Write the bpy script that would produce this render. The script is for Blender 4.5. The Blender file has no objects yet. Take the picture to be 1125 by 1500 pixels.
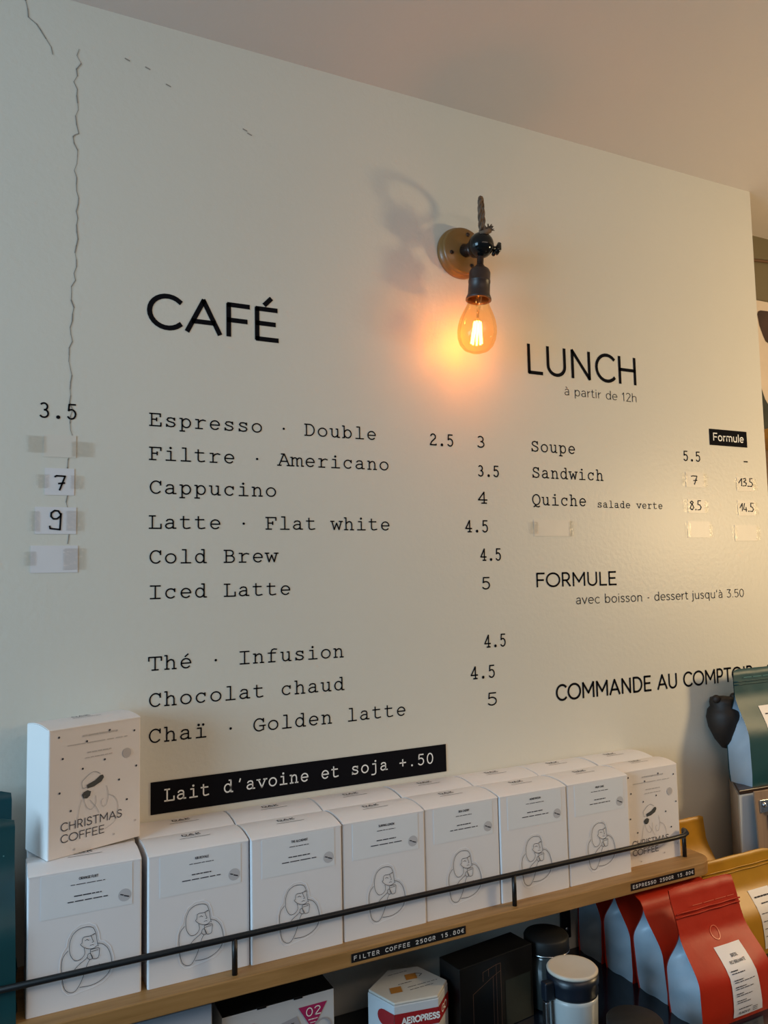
import bpy, bmesh, math, random
from mathutils import Vector, Matrix
random.seed(7)
PI = math.pi
scene = bpy.context.scene
COL = scene.collection

# ------------------------------------------------------------------ camera
cam_d = bpy.data.cameras.new('camera')
cam = bpy.data.objects.new('camera', cam_d); COL.objects.link(cam)
cam_d.sensor_fit = 'VERTICAL'; cam_d.sensor_height = 34.6
cam_d.lens = 34.6 * 1150.0 / 1500.0
cam_d.clip_start = 0.02
R_ = Vector((0.89815335, -0.43918278, -0.02095359))
U_ = Vector((-0.0166622, -0.0816197, 0.99652426))
F_ = Vector((0.43936652, 0.89468246, 0.08062475))
M3 = Matrix((R_, U_, -F_)).transposed()
cam.matrix_world = Matrix.Translation((0, -1.1, 1.55)) @ M3.to_4x4()
scene.camera = cam

# ------------------------------------------------------------------ world, lights, exposure
scene.view_settings.view_transform = 'Standard'
scene.view_settings.look = 'None'
scene.view_settings.gamma = 1.0
scene.view_settings.use_curve_mapping = False
scene.view_settings.exposure = 0.0
w = bpy.data.worlds.new('room_air'); scene.world = w; w.use_nodes = True
w.node_tree.nodes['Background'].inputs[0].default_value = (0.62, 0.70, 0.80, 1)
w.node_tree.nodes['Background'].inputs[1].default_value = 0.115

def area(name, loc, target, sx, sy, power, color):
    d = bpy.data.lights.new(name, 'AREA'); d.shape = 'RECTANGLE'
    d.size = sx; d.size_y = sy; d.energy = power; d.color = color
    o = bpy.data.objects.new(name, d); COL.objects.link(o); o.location = loc
    o.rotation_euler = (Vector(target) - Vector(loc)).to_track_quat('-Z', 'Y').to_euler()
    return o
def point(name, loc, r, power, color):
    d = bpy.data.lights.new(name, 'POINT'); d.shadow_soft_size = r
    d.energy = power; d.color = color
    o = bpy.data.objects.new(name, d); COL.objects.link(o); o.location = loc
    return o
area('window_daylight', (-2.3, -0.95, 1.80), (0.5, -0.1, 1.30), 1.3, 1.1, 60, (0.46, 0.75, 1.0))
point('warm_room_lamp', (1.98, -0.80, 1.68), 0.09, 36.0, (1.0, 0.72, 0.38))
area('ceiling_lamps', (0.7, -1.7, 2.32), (0.6, -0.5, 1.0), 1.6, 0.5, 8, (1.0, 0.76, 0.60))

# ------------------------------------------------------------------ materials
def nodes_of(name):
    m = bpy.data.materials.new(name); m.use_nodes = True
    nt = m.node_tree
    return m, nt, nt.nodes['Principled BSDF']
def mat(name, col, rough=0.6, metal=0.0, var=0.04, scale=30.0, bump=0.0, bscale=80.0, spec=0.5, coat=0.0, stretch=(1,1,1)):
    m, nt, b = nodes_of(name)
    tc = nt.nodes.new('ShaderNodeTexCoord')
    mp = nt.nodes.new('ShaderNodeMapping'); mp.inputs['Scale'].default_value = stretch
    nt.links.new(tc.outputs['Object'], mp.inputs[0])
    n = nt.nodes.new('ShaderNodeTexNoise'); n.inputs['Scale'].default_value = scale; n.inputs['Detail'].default_value = 4
    nt.links.new(mp.outputs[0], n.inputs['Vector'])
    r = nt.nodes.new('ShaderNodeValToRGB')
    r.color_ramp.elements[0].position = 0.3; r.color_ramp.elements[1].position = 0.7
    r.color_ramp.elements[0].color = tuple(c * (1 - var) for c in col) + (1,)
    r.color_ramp.elements[1].color = tuple(min(1, c * (1 + var)) for c in col) + (1,)
    nt.links.new(n.outputs['Fac'], r.inputs[0]); nt.links.new(r.outputs[0], b.inputs['Base Color'])
    b.inputs['Roughness'].default_value = rough; b.inputs['Metallic'].default_value = metal
    b.inputs['Specular IOR Level'].default_value = spec
    b.inputs['Coat Weight'].default_value = coat
    if bump:
        n2 = nt.nodes.new('ShaderNodeTexNoise'); n2.inputs['Scale'].default_value = bscale; n2.inputs['Detail'].default_value = 3
        nt.links.new(mp.outputs[0], n2.inputs['Vector'])
        bp = nt.nodes.new('ShaderNodeBump'); bp.inputs['Strength'].default_value = bump; bp.inputs['Distance'].default_value = 0.002
        nt.links.new(n2.outputs['Fac'], bp.inputs['Height']); nt.links.new(bp.outputs[0], b.inputs['Normal'])
    return m
def wood(name, c1, c2, rough=0.5, axis=0, scale=6):
    m, nt, b = nodes_of(name)
    tc = nt.nodes.new('ShaderNodeTexCoord'); mp = nt.nodes.new('ShaderNodeMapping')
    s = [18, 18, 18]; s[axis] = 1.2; mp.inputs['Scale'].default_value = s
    nt.links.new(tc.outputs['Object'], mp.inputs[0])
    n = nt.nodes.new('ShaderNodeTexNoise'); n.inputs['Scale'].default_value = scale; n.inputs['Detail'].default_value = 7; n.inputs['Distortion'].default_value = 1.0
    nt.links.new(mp.outputs[0], n.inputs['Vector'])
    r = nt.nodes.new('ShaderNodeValToRGB'); r.color_ramp.elements[0].position = 0.32; r.color_ramp.elements[1].position = 0.68
    r.color_ramp.elements[0].color = c1 + (1,); r.color_ramp.elements[1].color = c2 + (1,)
    nt.links.new(n.outputs['Fac'], r.inputs[0])
    # knots
    v = nt.nodes.new('ShaderNodeTexVoronoi'); v.inputs['Scale'].default_value = 9.0
    nt.links.new(tc.outputs['Object'], v.inputs['Vector'])
    r2 = nt.nodes.new('ShaderNodeValToRGB'); r2.color_ramp.elements[0].position = 0.03; r2.color_ramp.elements[1].position = 0.09
    r2.color_ramp.elements[0].color = (0.45, 0.32, 0.2, 1); r2.color_ramp.elements[1].color = (1, 1, 1, 1)
    nt.links.new(v.outputs['Distance'], r2.inputs[0])
    mx = nt.nodes.new('ShaderNodeMix'); mx.data_type = 'RGBA'; mx.blend_type = 'MULTIPLY'; mx.inputs[0].default_value = 1
    nt.links.new(r.outputs[0], mx.inputs[6]); nt.links.new(r2.outputs[0], mx.inputs[7])
    nt.links.new(mx.outputs[2], b.inputs['Base Color'])
    b.inputs['Roughness'].default_value = rough
    bp = nt.nodes.new('ShaderNodeBump'); bp.inputs['Strength'].default_value = 0.15; bp.inputs['Distance'].default_value = 0.001
    nt.links.new(n.outputs['Fac'], bp.inputs['Height']); nt.links.new(bp.outputs[0], b.inputs['Normal'])
    return m
def emis(name, col, s):
    m, nt, b = nodes_of(name)
    b.inputs['Base Color'].default_value = col + (1,)
    b.inputs['Emission Color'].default_value = col + (1,); b.inputs['Emission Strength'].default_value = s
    return m
def clear(name, tint, gloss=0.05, rough=0.05, bump=0.0, bscale=200, facing=0.5):
    m = bpy.data.materials.new(name); m.use_nodes = True; nt = m.node_tree; nt.nodes.clear()
    out = nt.nodes.new('ShaderNodeOutputMaterial'); tr = nt.nodes.new('ShaderNodeBsdfTransparent'); tr.inputs[0].default_value = tint + (1,)
    gl = nt.nodes.new('ShaderNodeBsdfGlossy'); gl.inputs['Roughness'].default_value = rough
    lw = nt.nodes.new('ShaderNodeLayerWeight'); lw.inputs[0].default_value = facing
    ml = nt.nodes.new('ShaderNodeMath'); ml.operation = 'MULTIPLY_ADD'; ml.inputs[1].default_value = 0.3; ml.inputs[2].default_value = gloss
    nt.links.new(lw.outputs['Fresnel'], ml.inputs[0])
    mx = nt.nodes.new('ShaderNodeMixShader'); nt.links.new(ml.outputs[0], mx.inputs[0])
    nt.links.new(tr.outputs[0], mx.inputs[1]); nt.links.new(gl.outputs[0], mx.inputs[2]); nt.links.new(mx.outputs[0], out.inputs[0])
    if bump:
        n = nt.nodes.new('ShaderNodeTexNoise'); n.inputs['Scale'].default_value = bscale
        tc = nt.nodes.new('ShaderNodeTexCoord'); nt.links.new(tc.outputs['Object'], n.inputs['Vector'])
        bp = nt.nodes.new('ShaderNodeBump'); bp.inputs['Strength'].default_value = bump; bp.inputs['Distance'].default_value = 0.003
        nt.links.new(n.outputs['Fac'], bp.inputs['Height']); nt.links.new(bp.outputs[0], gl.inputs['Normal'])
    return m

M = dict(
    wall=mat('wall_paint', (0.63, 0.612, 0.54), 0.42, var=0.02, scale=2.2, bump=0.2, bscale=120, spec=0.35),
    ceiling=mat('ceiling_paint', (0.66, 0.61, 0.58), 0.7, var=0.02, scale=2, bump=0.15, bscale=90),
    recess=mat('recess_paint_shaded', (0.15, 0.125, 0.070), 0.7, var=0.04, scale=3),  # olive darkened so the recess's shade sits in the wall colour
    floor=wood('floor_boards', (0.20, 0.13, 0.08), (0.30, 0.20, 0.12), 0.5),
    ink=mat('black_vinyl', (0.006, 0.006, 0.008), 0.8, var=0.0, spec=0.05),
    ink_soft=mat('thin_black_vinyl', (0.02, 0.018, 0.017), 0.8, var=0.0, spec=0.05),
    marker=mat('marker_ink', (0.008, 0.008, 0.010), 0.8, var=0.0, spec=0.05),
    white_ink=mat('white_print', (0.80, 0.80, 0.78), 0.6, var=0.0),
    crack=mat('crack_grey', (0.27, 0.25, 0.22), 0.9, var=0.1),  # dull grey-brown of the wall cracks and scuffs
    paper=mat('paper', (0.66, 0.65, 0.66), 0.55, var=0.01),
    oldpaper=mat('faded_paper', (0.635, 0.60, 0.53), 0.42, var=0.02),
    tape=clear('clear_tape', (0.985, 0.98, 0.97), 0.02, 0.12, 0.7, 160, 0.35),
    tapeold=clear('yellowed_tape', (0.975, 0.97, 0.955), 0.01, 0.2, 0.5, 160, 0.25),
    card=mat('white_carton', (0.76, 0.745, 0.75), 0.48, var=0.01, scale=8),
    cardx=mat('warm_white_carton', (0.76, 0.72, 0.70), 0.5, var=0.01, scale=8),
    sticker=mat('label_sticker', (0.745, 0.765, 0.785), 0.32, var=0.01),
    grey_ink=mat('grey_print', (0.30, 0.30, 0.31), 0.6, var=0.0),
    pale_ink=mat('pale_varnish_print', (0.50, 0.47, 0.46), 0.35, var=0.02),
    line=mat('line_print', (0.05, 0.05, 0.06), 0.7, var=0.0, spec=0.1),
    emboss=mat('emboss_line', (0.86, 0.86, 0.88), 0.4, var=0.0),
    oak=wood('oak_shelf', (0.27, 0.142, 0.042), (0.39, 0.215, 0.075), 0.5),
    metal=mat('black_metal', (0.012, 0.011, 0.011), 0.38, 0.3, var=0.1),
    tapeblack=mat('embossed_tape', (0.010, 0.010, 0.011), 0.3, var=0.0),
    brass=mat('brown_wood_rose', (0.20, 0.095, 0.02), 0.38, 0.0, var=0.12, scale=20, coat=0.2),
    patina=mat('dark_bronze', (0.045, 0.028, 0.022), 0.30, 0.6, var=0.2, scale=60),
    balljoint=mat('black_ball', (0.010, 0.012, 0.013), 0.12, 0.4, var=0.2),
    socket=mat('bakelite_socket', (0.030, 0.016, 0.013), 0.42, var=0.1),
    cord=mat('jute_cord', (0.13, 0.085, 0.055), 0.9, var=0.35, scale=120),
    glass=clear('amber_bulb_glass', (1.0, 0.86, 0.60), 0.015, 0.03, facing=0.15),
    filament=emis('glowing_filament', (1.0, 0.55, 0.13), 11.0),
    counter=mat('black_counter', (0.006, 0.009, 0.016), 0.14, var=0.1),
    red=mat('red_bag_film', (0.41, 0.020, 0.005), 0.46, var=0.06, spec=0.28, bump=0.25, bscale=45),  # own red, lowered a little to add shade under the shelf
    gusset=mat('pale_bag_film', (0.36, 0.45, 0.53), 0.40, var=0.04, bump=0.3, bscale=35),
    yellow=mat('mustard_bag_film', (0.42, 0.205, 0.006), 0.42, var=0.06, bump=0.2, bscale=40),
    teal=mat('teal_bag_film', (0.001, 0.050, 0.062), 0.48, var=0.08, bump=0.2, bscale=35),
    label=mat('bag_label', (0.70, 0.69, 0.72), 0.5, var=0.01),
    blackbox=mat('black_gloss_box', (0.007, 0.007, 0.007), 0.3, var=0.15, bump=0.05, spec=0.3),
    greenprint=mat('dark_green_print', (0.018, 0.024, 0.022), 0.35, var=0.15, spec=0.3),
    goldline=mat('bronze_line_print', (0.16, 0.09, 0.06), 0.4, var=0.0),
    magenta=mat('magenta_print', (0.36, 0.015, 0.10), 0.5, var=0.02),
    crimson=mat('crimson_print', (0.30, 0.012, 0.016), 0.45, var=0.03),
    greyprint=mat('grey_panel_print', (0.34, 0.34, 0.37), 0.5, var=0.03),
    orangeprint=mat('amber_print', (0.40, 0.17, 0.03), 0.5, var=0.05),
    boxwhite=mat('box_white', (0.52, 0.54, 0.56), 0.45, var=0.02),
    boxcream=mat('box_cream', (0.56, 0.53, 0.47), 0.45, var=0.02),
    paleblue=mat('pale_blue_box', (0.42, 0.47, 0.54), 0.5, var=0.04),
    tumbler=mat('white_enamel_shaded', (0.42, 0.45, 0.45), 0.30, var=0.02),  # white dulled to carry part of the under-shelf shade in its colour
    lidcream=mat('cream_lid', (0.55, 0.50, 0.42), 0.45, var=0.04),
    darkplastic=mat('dark_blue_plastic', (0.008, 0.012, 0.020), 0.35, var=0.05),
    charcoal=mat('charcoal_lid', (0.012, 0.012, 0.012), 0.55, var=0.1, spec=0.3),
    smoke=mat('smoked_glass', (0.04, 0.045, 0.045), 0.12, var=0.1),
    steel=mat('steel', (0.62, 0.63, 0.65), 0.25, 1.0, var=0.04),
    tan=mat('tan_board', (0.40, 0.31, 0.22), 0.6, var=0.06),
    mdf=wood('clipboard_wood', (0.22, 0.14, 0.09), (0.29, 0.19, 0.12), 0.55, axis=2),
    traydark=mat('dark_brown_rim', (0.035, 0.02, 0.015), 0.3, var=0.1),
    darkwood=mat('dark_carved_wood', (0.014, 0.008, 0.005), 0.6, var=0.3, scale=60, bump=0.3),
    plank=wood('orange_pine_plank', (0.50, 0.26, 0.05), (0.60, 0.33, 0.08), 0.5),
    brownboard=wood('brown_back_board', (0.09, 0.045, 0.02), (0.14, 0.07, 0.03), 0.6),
    canvas=mat('canvas_white', (0.60, 0.52, 0.44), 0.8, var=0.05, scale=20),
    artdark=mat('art_dark_brown', (0.045, 0.022, 0.016), 0.8, var=0.3, scale=25),
    artgreen=mat('art_dark_green', (0.025, 0.032, 0.026), 0.8, var=0.3, scale=25),
    red_line=mat('pale_red_print', (0.75, 0.18, 0.09), 0.4, var=0.0),
    teal_line=mat('pale_teal_print', (0.10, 0.26, 0.27), 0.4, var=0.0),
)

# ------------------------------------------------------------------ helpers
def link(name, bm_or_me, m, parent=None, smooth=False):
    if isinstance(bm_or_me, bmesh.types.BMesh):
        me = bpy.data.meshes.new(name); bm_or_me.to_mesh(me); bm_or_me.free()
    else: me = bm_or_me
    if m is not None and not me.materials: me.materials.append(m)
    if smooth:
        for p in me.polygons: p.use_smooth = True
    o = bpy.data.objects.new(name, me); COL.objects.link(o)
    if parent is not None: o.parent = parent
    return o
def thing(name, label, cat, loc=(0, 0, 0), rz=0, group=None):
    o = bpy.data.objects.new(name, None); COL.objects.link(o)
    o.empty_display_size = 0.02
    o.location = loc; o.rotation_euler = (0, 0, rz); tag(o, label, cat, group); return o
def tag(o, label, cat, group=None):
    o['label'] = label; o['category'] = cat
    if group: o['group'] = group
    return o
def struct(name, bm, m):
    o = link(name, bm, m); o['kind'] = 'structure'; return o
def copy_tree(o, parent=None):
    c = o.copy(); COL.objects.link(c)
    c.parent = parent
    for ch in list(o.children): copy_tree(ch, c)
    return c
def add_box(bm, x0, x1, y0, y1, z0, z1, bev=0.0, seg=2):
    r = bmesh.ops.create_cube(bm, size=1.0)
    vs = r['verts']
    for v in vs:
        v.co = Vector((x0 + (v.co.x + .5) * (x1 - x0), y0 + (v.co.y + .5) * (y1 - y0), z0 + (v.co.z + .5) * (z1 - z0)))
    if bev:
        es = list({e for v in vs for e in v.link_edges})
        bmesh.ops.bevel(bm, geom=es, offset=bev, segments=seg, affect='EDGES', profile=0.5)
def box(x0, x1, y0, y1, z0, z1, bev=0.0, seg=2):
    bm = bmesh.new(); add_box(bm, x0, x1, y0, y1, z0, z1, bev, seg); return bm
def add_lathe(bm, prof, n=32, c=(0, 0, 0), mtx=None):
    rings = []
    for r, z in prof:
        ring = []
        if r < 1e-6:
            p = Vector((0, 0, z)); p = (mtx @ p) if mtx else p
            ring = [bm.verts.new(p + Vector(c))]
        else:
            for i in range(n):
                a = 2 * PI * i / n; p = Vector((r * math.cos(a), r * math.sin(a), z)); p = (mtx @ p) if mtx else p
                ring.append(bm.verts.new(p + Vector(c)))
        rings.append(ring)
    for a, b in zip(rings, rings[1:]):
        for i in range(n):
            j = (i + 1) % n
            if len(a) == 1 and len(b) == 1: continue
            if len(a) == 1: bm.faces.new((a[0], b[i], b[j]))
            elif len(b) == 1: bm.faces.new((a[i], b[0], a[j]))
            else: bm.faces.new((a[i], b[i], b[j], a[j]))
    bmesh.ops.recalc_face_normals(bm, faces=bm.faces)
def lathe(prof, n=32, c=(0, 0, 0), mtx=None):
    bm = bmesh.new(); add_lathe(bm, prof, n, c, mtx); return bm
def add_tube(bm, pts, rad, n=8, cap=True):
    pts = [Vector(p) for p in pts]; rings = []
    prev = None
    for i, p in enumerate(pts):
        t = (pts[min(i + 1, len(pts) - 1)] - pts[max(i - 1, 0)]).normalized()
        if prev is None:
            a = Vector((0, 0, 1)) if abs(t.z) < 0.9 else Vector((1, 0, 0)); nx = t.cross(a).normalized()
        else:
            nx = (prev - t * prev.dot(t)).normalized()
        prev = nx; ny = t.cross(nx)
        r = rad[i] if isinstance(rad, (list, tuple)) else rad
        rings.append([bm.verts.new(p + nx * r * math.cos(2 * PI * k / n) + ny * r * math.sin(2 * PI * k / n)) for k in range(n)])
    for a, b in zip(rings, rings[1:]):
        for k in range(n): bm.faces.new((a[k], a[(k + 1) % n], b[(k + 1) % n], b[k]))
    if cap:
        bm.faces.new(rings[0][::-1]); bm.faces.new(rings[-1])
    bmesh.ops.recalc_face_normals(bm, faces=bm.faces)
def tube(pts, rad, n=8):
    bm = bmesh.new(); add_tube(bm, pts, rad, n); return bm
def prism(poly, z0, z1, bev=0.0):
    bm = bmesh.new()
    b = [bm.verts.new((x, y, z0)) for x, y in poly]; t = [bm.verts.new((x, y, z1)) for x, y in poly]
    bm.faces.new(b[::-1]); bm.faces.new(t); n = len(poly)
    for i in range(n): bm.faces.new((b[i], b[(i + 1) % n], t[(i + 1) % n], t[i]))
    bmesh.ops.recalc_face_normals(bm, faces=bm.faces)
    if bev: bmesh.ops.bevel(bm, geom=list(bm.edges), offset=bev, segments=2, affect='EDGES', profile=0.5)
    return bm
def sheet(pts_grid):
    """grid of 3d points -> surface"""
    bm = bmesh.new(); g = [[bm.verts.new(p) for p in row] for row in pts_grid]
    for a, b in zip(g, g[1:]):
        for i in range(len(a) - 1): bm.faces.new((a[i], a[i + 1], b[i + 1], b[i]))
    return bm

# ---- flat print: strokes drawn as ribbons mapped on a surface by f(x, y) -> Vector
def add_stroke(bm, pts, wd, f):
    n = len(pts); h = wd / 2
    if n == 1 or (n == 2 and pts[0] == pts[1]):
        vs = [bm.verts.new(f(pts[0][0] + h * math.cos(2 * PI * k / 10), pts[0][1] + h * math.sin(2 * PI * k / 10))) for k in range(10)]
        bm.faces.new(vs); return
    if n > 2:      # sharp corners are drawn as two separate strokes
        for i in range(1, n - 1):
            ax, ay = pts[i][0] - pts[i - 1][0], pts[i][1] - pts[i - 1][1]; bx, by = pts[i + 1][0] - pts[i][0], pts[i + 1][1] - pts[i][1]
            la, lb_ = math.hypot(ax, ay), math.hypot(bx, by)
            if la > 0 and lb_ > 0 and (ax * bx + ay * by) / (la * lb_) < 0.1:
                add_stroke(bm, pts[:i + 1], wd, f); add_stroke(bm, pts[i:], wd, f); return
    closed = pts[0] == pts[-1] and n > 3
    L = []; Rr = []
    for i in range(n):
        if closed: a = pts[i - 1] if i > 0 else pts[-2]; b = pts[i + 1] if i < n - 1 else pts[1]
        else: a = pts[max(i - 1, 0)]; b = pts[min(i + 1, n - 1)]
        p = pts[i]
        def nrm(u, v):
            dx, dy = v[0] - u[0], v[1] - u[1]; l = math.hypot(dx, dy) or 1e-9; return (-dy / l, dx / l)
        n1 = nrm(a, p) if a != p else nrm(p, b); n2 = nrm(p, b) if b != p else nrm(a, p)
        mx, my = n1[0] + n2[0], n1[1] + n2[1]; l = math.hypot(mx, my)
        if l < 0.3: mx, my = n1; k = 1
        else: mx /= l; my /= l; k = min(1.6, 1 / max(0.2, (mx * n1[0] + my * n1[1])))
        e = 0.0; ex = ey = 0
        if not closed and i == 0: ex, ey = -n2[1] * -1, n2[0] * -1; ex, ey = -(n2[1]), n2[0]
        px, py = p
        if not closed and (i == 0 or i == n - 1):   # extend caps by a third of the width
            q = pts[1] if i == 0 else pts[-2]; dx, dy = px - q[0], py - q[1]; l2 = math.hypot(dx, dy) or 1e-9
            px += dx / l2 * h * 0.6; py += dy / l2 * h * 0.6
        L.append(bm.verts.new(f(px + mx * h * k, py + my * h * k))); Rr.append(bm.verts.new(f(px - mx * h * k, py - my * h * k)))
    for i in range(n - 1): bm.faces.new((L[i], Rr[i], Rr[i + 1], L[i + 1]))
def add_poly(bm, pts, f):
    bm.faces.new([bm.verts.new(f(*p)) for p in pts])
def arc(cx, cy, rx, ry, a0, a1, n=None):
    if n is None: n = max(4, int(abs(a1 - a0) / 18))
    return [(cx + rx * math.cos(math.radians(a0 + (a1 - a0) * i / n)), cy + ry * math.sin(math.radians(a0 + (a1 - a0) * i / n))) for i in range(n + 1)]
def ring(cx, cy, rx, ry, n=20):
    p = arc(cx, cy, rx, ry, 0, 360, n); p[-1] = p[0]; return p
def dot(x, y): return [(x, y), (x, y)]

# sans lettering, cap height 1: char -> (advance, strokes)
S = {}
S[' '] = (.34, [])
S['A'] = (.84, [[(.05, 0), (.42, 1), (.79, 0)], [(.18, .32), (.66, .32)]])
S['B'] = (.68, [[(.1, 0), (.1, 1), (.36, 1)] + arc(.36, .77, .2, .23, 90, -90) + [(.1, .54)], [(.36, .54)] + arc(.38, .27, .23, .27, 90, -90) + [(.1, 0)]])
S['C'] = (.86, [arc(.52, .5, .44, .5, 45, 315, 20)])
S['D'] = (.82, [[(.1, 0), (.1, 1), (.32, 1)] + arc(.32, .5, .42, .5, 90, -90, 14) + [(.1, 0)]])
S['E'] = (.66, [[(.58, 1), (.1, 1), (.1, 0), (.6, 0)], [(.1, .52), (.53, .52)]])
S['É'] = (.66, S['E'][1] + [[(.30, 1.16), (.44, 1.36)]])
S['F'] = (.62, [[(.58, 1), (.1, 1), (.1, 0)], [(.1, .5), (.52, .5)]])
S['G'] = (.88, [arc(.52, .5, .44, .5, 45, 325, 20) + [(.88, .2), (.88, .45), (.56, .45)]])
S['H'] = (.80, [[(.1, 0), (.1, 1)], [(.7, 0), (.7, 1)], [(.1, .52), (.7, .52)]])
S['I'] = (.24, [[(.12, 0), (.12, 1)]])
S['J'] = (.55, [[(.42, 1), (.42, .22)] + arc(.24, .2, .18, .2, 0, -150, 8)])
S['K'] = (.72, [[(.1, 0), (.1, 1)], [(.62, 1), (.1, .42)], [(.27, .6), (.66, 0)]])
S['L'] = (.60, [[(.1, 1), (.1, 0), (.55, 0)]])
S['M'] = (.98, [[(.1, 0), (.1, 1), (.49, .3), (.88, 1), (.88, 0)]])
S['N'] = (.82, [[(.1, 0), (.1, 1), (.72, 0), (.72, 1)]])
S['O'] = (.98, [ring(.49, .5, .44, .5, 24)])
S['P'] = (.64, [[(.1, 0), (.1, 1), (.34, 1)] + arc(.34, .72, .22, .28, 90, -90) + [(.1, .44)]])
S['Q'] = (.98, [ring(.49, .5, .44, .5, 24), [(.6, .2), (.9, -.06)]])
S['R'] = (.68, [[(.1, 0), (.1, 1), (.34, 1)] + arc(.34, .72, .22, .28, 90, -90) + [(.1, .44)], [(.34, .44), (.6, 0)]])
S['S'] = (.62, [[(.53, .86), (.44, .96), (.31, 1), (.16, .95), (.08, .82), (.1, .66), (.2, .57), (.38, .5), (.52, .4), (.56, .24), (.48, .08), (.32, 0), (.16, .03), (.05, .16)]])
S['T'] = (.66, [[(.03, 1), (.63, 1)], [(.33, 1), (.33, 0)]])
S['U'] = (.80, [[(.1, 1), (.1, .36)] + arc(.4, .34, .3, .34, 180, 360, 12) + [(.7, 1)]])
S['V'] = (.76, [[(.04, 1), (.38, 0), (.72, 1)]])
S['W'] = (1.1, [[(.04, 1), (.3, 0), (.55, .85), (.8, 0), (1.06, 1)]])
S['X'] = (.7, [[(.06, 0), (.64, 1)], [(.06, 1), (.64, 0)]])
S['Y'] = (.7, [[(.04, 1), (.35, .45), (.66, 1)], [(.35, .45), (.35, 0)]])
S['Z'] = (.68, [[(.08, 1), (.6, 1), (.06, 0), (.62, 0)]])
S['0'] = (.62, [ring(.31, .5, .24, .5, 18)])
S['1'] = (.36, [[(.06, .8), (.22, 1), (.22, 0)]])
S['2'] = (.58, [arc(.28, .74, .22, .26, 160, -20, 9) + [(.08, 0), (.54, 0)]])
S['3'] = (.56, [[(.08, 1), (.5, 1), (.26, .6)] + arc(.26, .3, .24, .3, 85, -140, 11)])
S['5'] = (.56, [[(.48, 1), (.14, 1), (.1, .56)] + arc(.27, .31, .23, .31, 120, -140, 11)])
S['8'] = (.58, [ring(.29, .76, .19, .24, 14), ring(.29, .27, .24, .27, 14)])
S['4'] = (.6, [[(.42, 0), (.42, 1), (.05, .28), (.56, .28)]])
S['6'] = (.6, [[(.48, 1), (.16, .5)], ring(.3, .28, .23, .28, 14)])
S['7'] = (.54, [[(.06, 1), (.5, 1), (.2, 0)]])
S['9'] = (.6, [[(.12, 0), (.44, .5)], ring(.3, .72, .23, .28, 14)])
S['.'] = (.24, [dot(.12, .04)]); S[','] = (.24, [[(.13, .06), (.08, -.12)]])
S["'"] = (.2, [[(.12, 1), (.08, .76)]]); S['·'] = (.3, [[(.08, .36), (.22, .36)]]); S['-'] = (.34, [[(.04, .4), (.3, .4)]])
S['€'] = (.7, [arc(.42, .5, .3, .5, 50, 310, 12), [(.02, .58), (.5, .58)], [(.02, .42), (.46, .42)]])
XH = .70
S['a'] = (.54, [[(.1, .58), (.2, .68), (.3, XH), (.4, .66), (.45, .52), (.45, 0)], [(.45, .38), (.22, .38), (.09, .3), (.07, .16), (.14, .03), (.27, 0), (.38, .05), (.45, .17)]])
S['à'] = (.54, S['a'][1] + [[(.18, .98), (.3, .84)]])
S['b'] = (.62, [[(.09, 1.05), (.09, 0)], ring(.32, XH / 2, .23, XH / 2, 16)])
S['c'] = (.54, [arc(.32, XH / 2, .25, XH / 2, 48, 312, 14)])
S['d'] = (.62, [[(.53, 1.05), (.53, 0)], ring(.3, XH / 2, .23, XH / 2, 16)])
S['e'] = (.58, [[(.06, .36), (.53, .36)] + arc(.3, XH / 2, .24, XH / 2, 2, 312, 15)])
S['f'] = (.34, [[(.16, 0), (.16, .84), (.2, 1), (.32, 1.05)], [(.03, XH), (.3, XH)]])
S['h'] = (.60, [[(.09, 1.05), (.09, 0)], [(.09, .45)] + arc(.3, .48, .2, .22, 150, 0, 8) + [(.5, 0)]])
S['i'] = (.20, [[(.1, XH), (.1, 0)], dot(.1, .96)])
S['j'] = (.20, [[(.1, XH), (.1, -.16), (.05, -.27), (-.05, -.29)], dot(.1, .96)])
S['l'] = (.20, [[(.1, 1.05), (.1, 0)]])
S['m'] = (.90, [[(.09, XH), (.09, 0)], [(.09, .45)] + arc(.27, .48, .18, .22, 150, 0, 7) + [(.45, 0)], [(.45, .45)] + arc(.63, .48, .18, .22, 150, 0, 7) + [(.81, 0)]])
S['n'] = (.60, [[(.09, XH), (.09, 0)], [(.09, .45)] + arc(.3, .48, .2, .22, 150, 0, 8) + [(.5, 0)]])
S['o'] = (.62, [ring(.31, XH / 2, .25, XH / 2, 16)])
S['p'] = (.62, [[(.09, XH), (.09, -.3)], ring(.32, XH / 2, .23, XH / 2, 16)])
S['q'] = (.62, [[(.53, XH), (.53, -.3)], ring(.3, XH / 2, .23, XH / 2, 16)])
S['r'] = (.36, [[(.09, XH), (.09, 0)], [(.09, .42), (.17, .6), (.32, .69)]])
S['s'] = (.46, [[(.38, .6), (.3, .68), (.21, XH), (.1, .65), (.08, .52), (.16, .42), (.3, .34), (.39, .24), (.38, .1), (.28, .01), (.15, .01), (.05, .1)]])
S['t'] = (.36, [[(.15, .92), (.15, .14), (.2, .02), (.33, .02)], [(.03, XH), (.31, XH)]])
S['u'] = (.60, [[(.09, XH), (.09, .22)] + arc(.29, .22, .2, .22, 180, 330, 7), [(.5, XH), (.5, 0)]])
S['v'] = (.54, [[(.04, XH), (.27, 0), (.5, XH)]])
S['g'] = S['q']; S['k'] = (.5, [[(.09, 1.05), (.09, 0)], [(.42, XH), (.09, .26)], [(.2, .38), (.45, 0)]]); S['y'] = (.54, [[(.04, XH), (.27, 0)], [(.5, XH), (.16, -.29)]])

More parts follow.
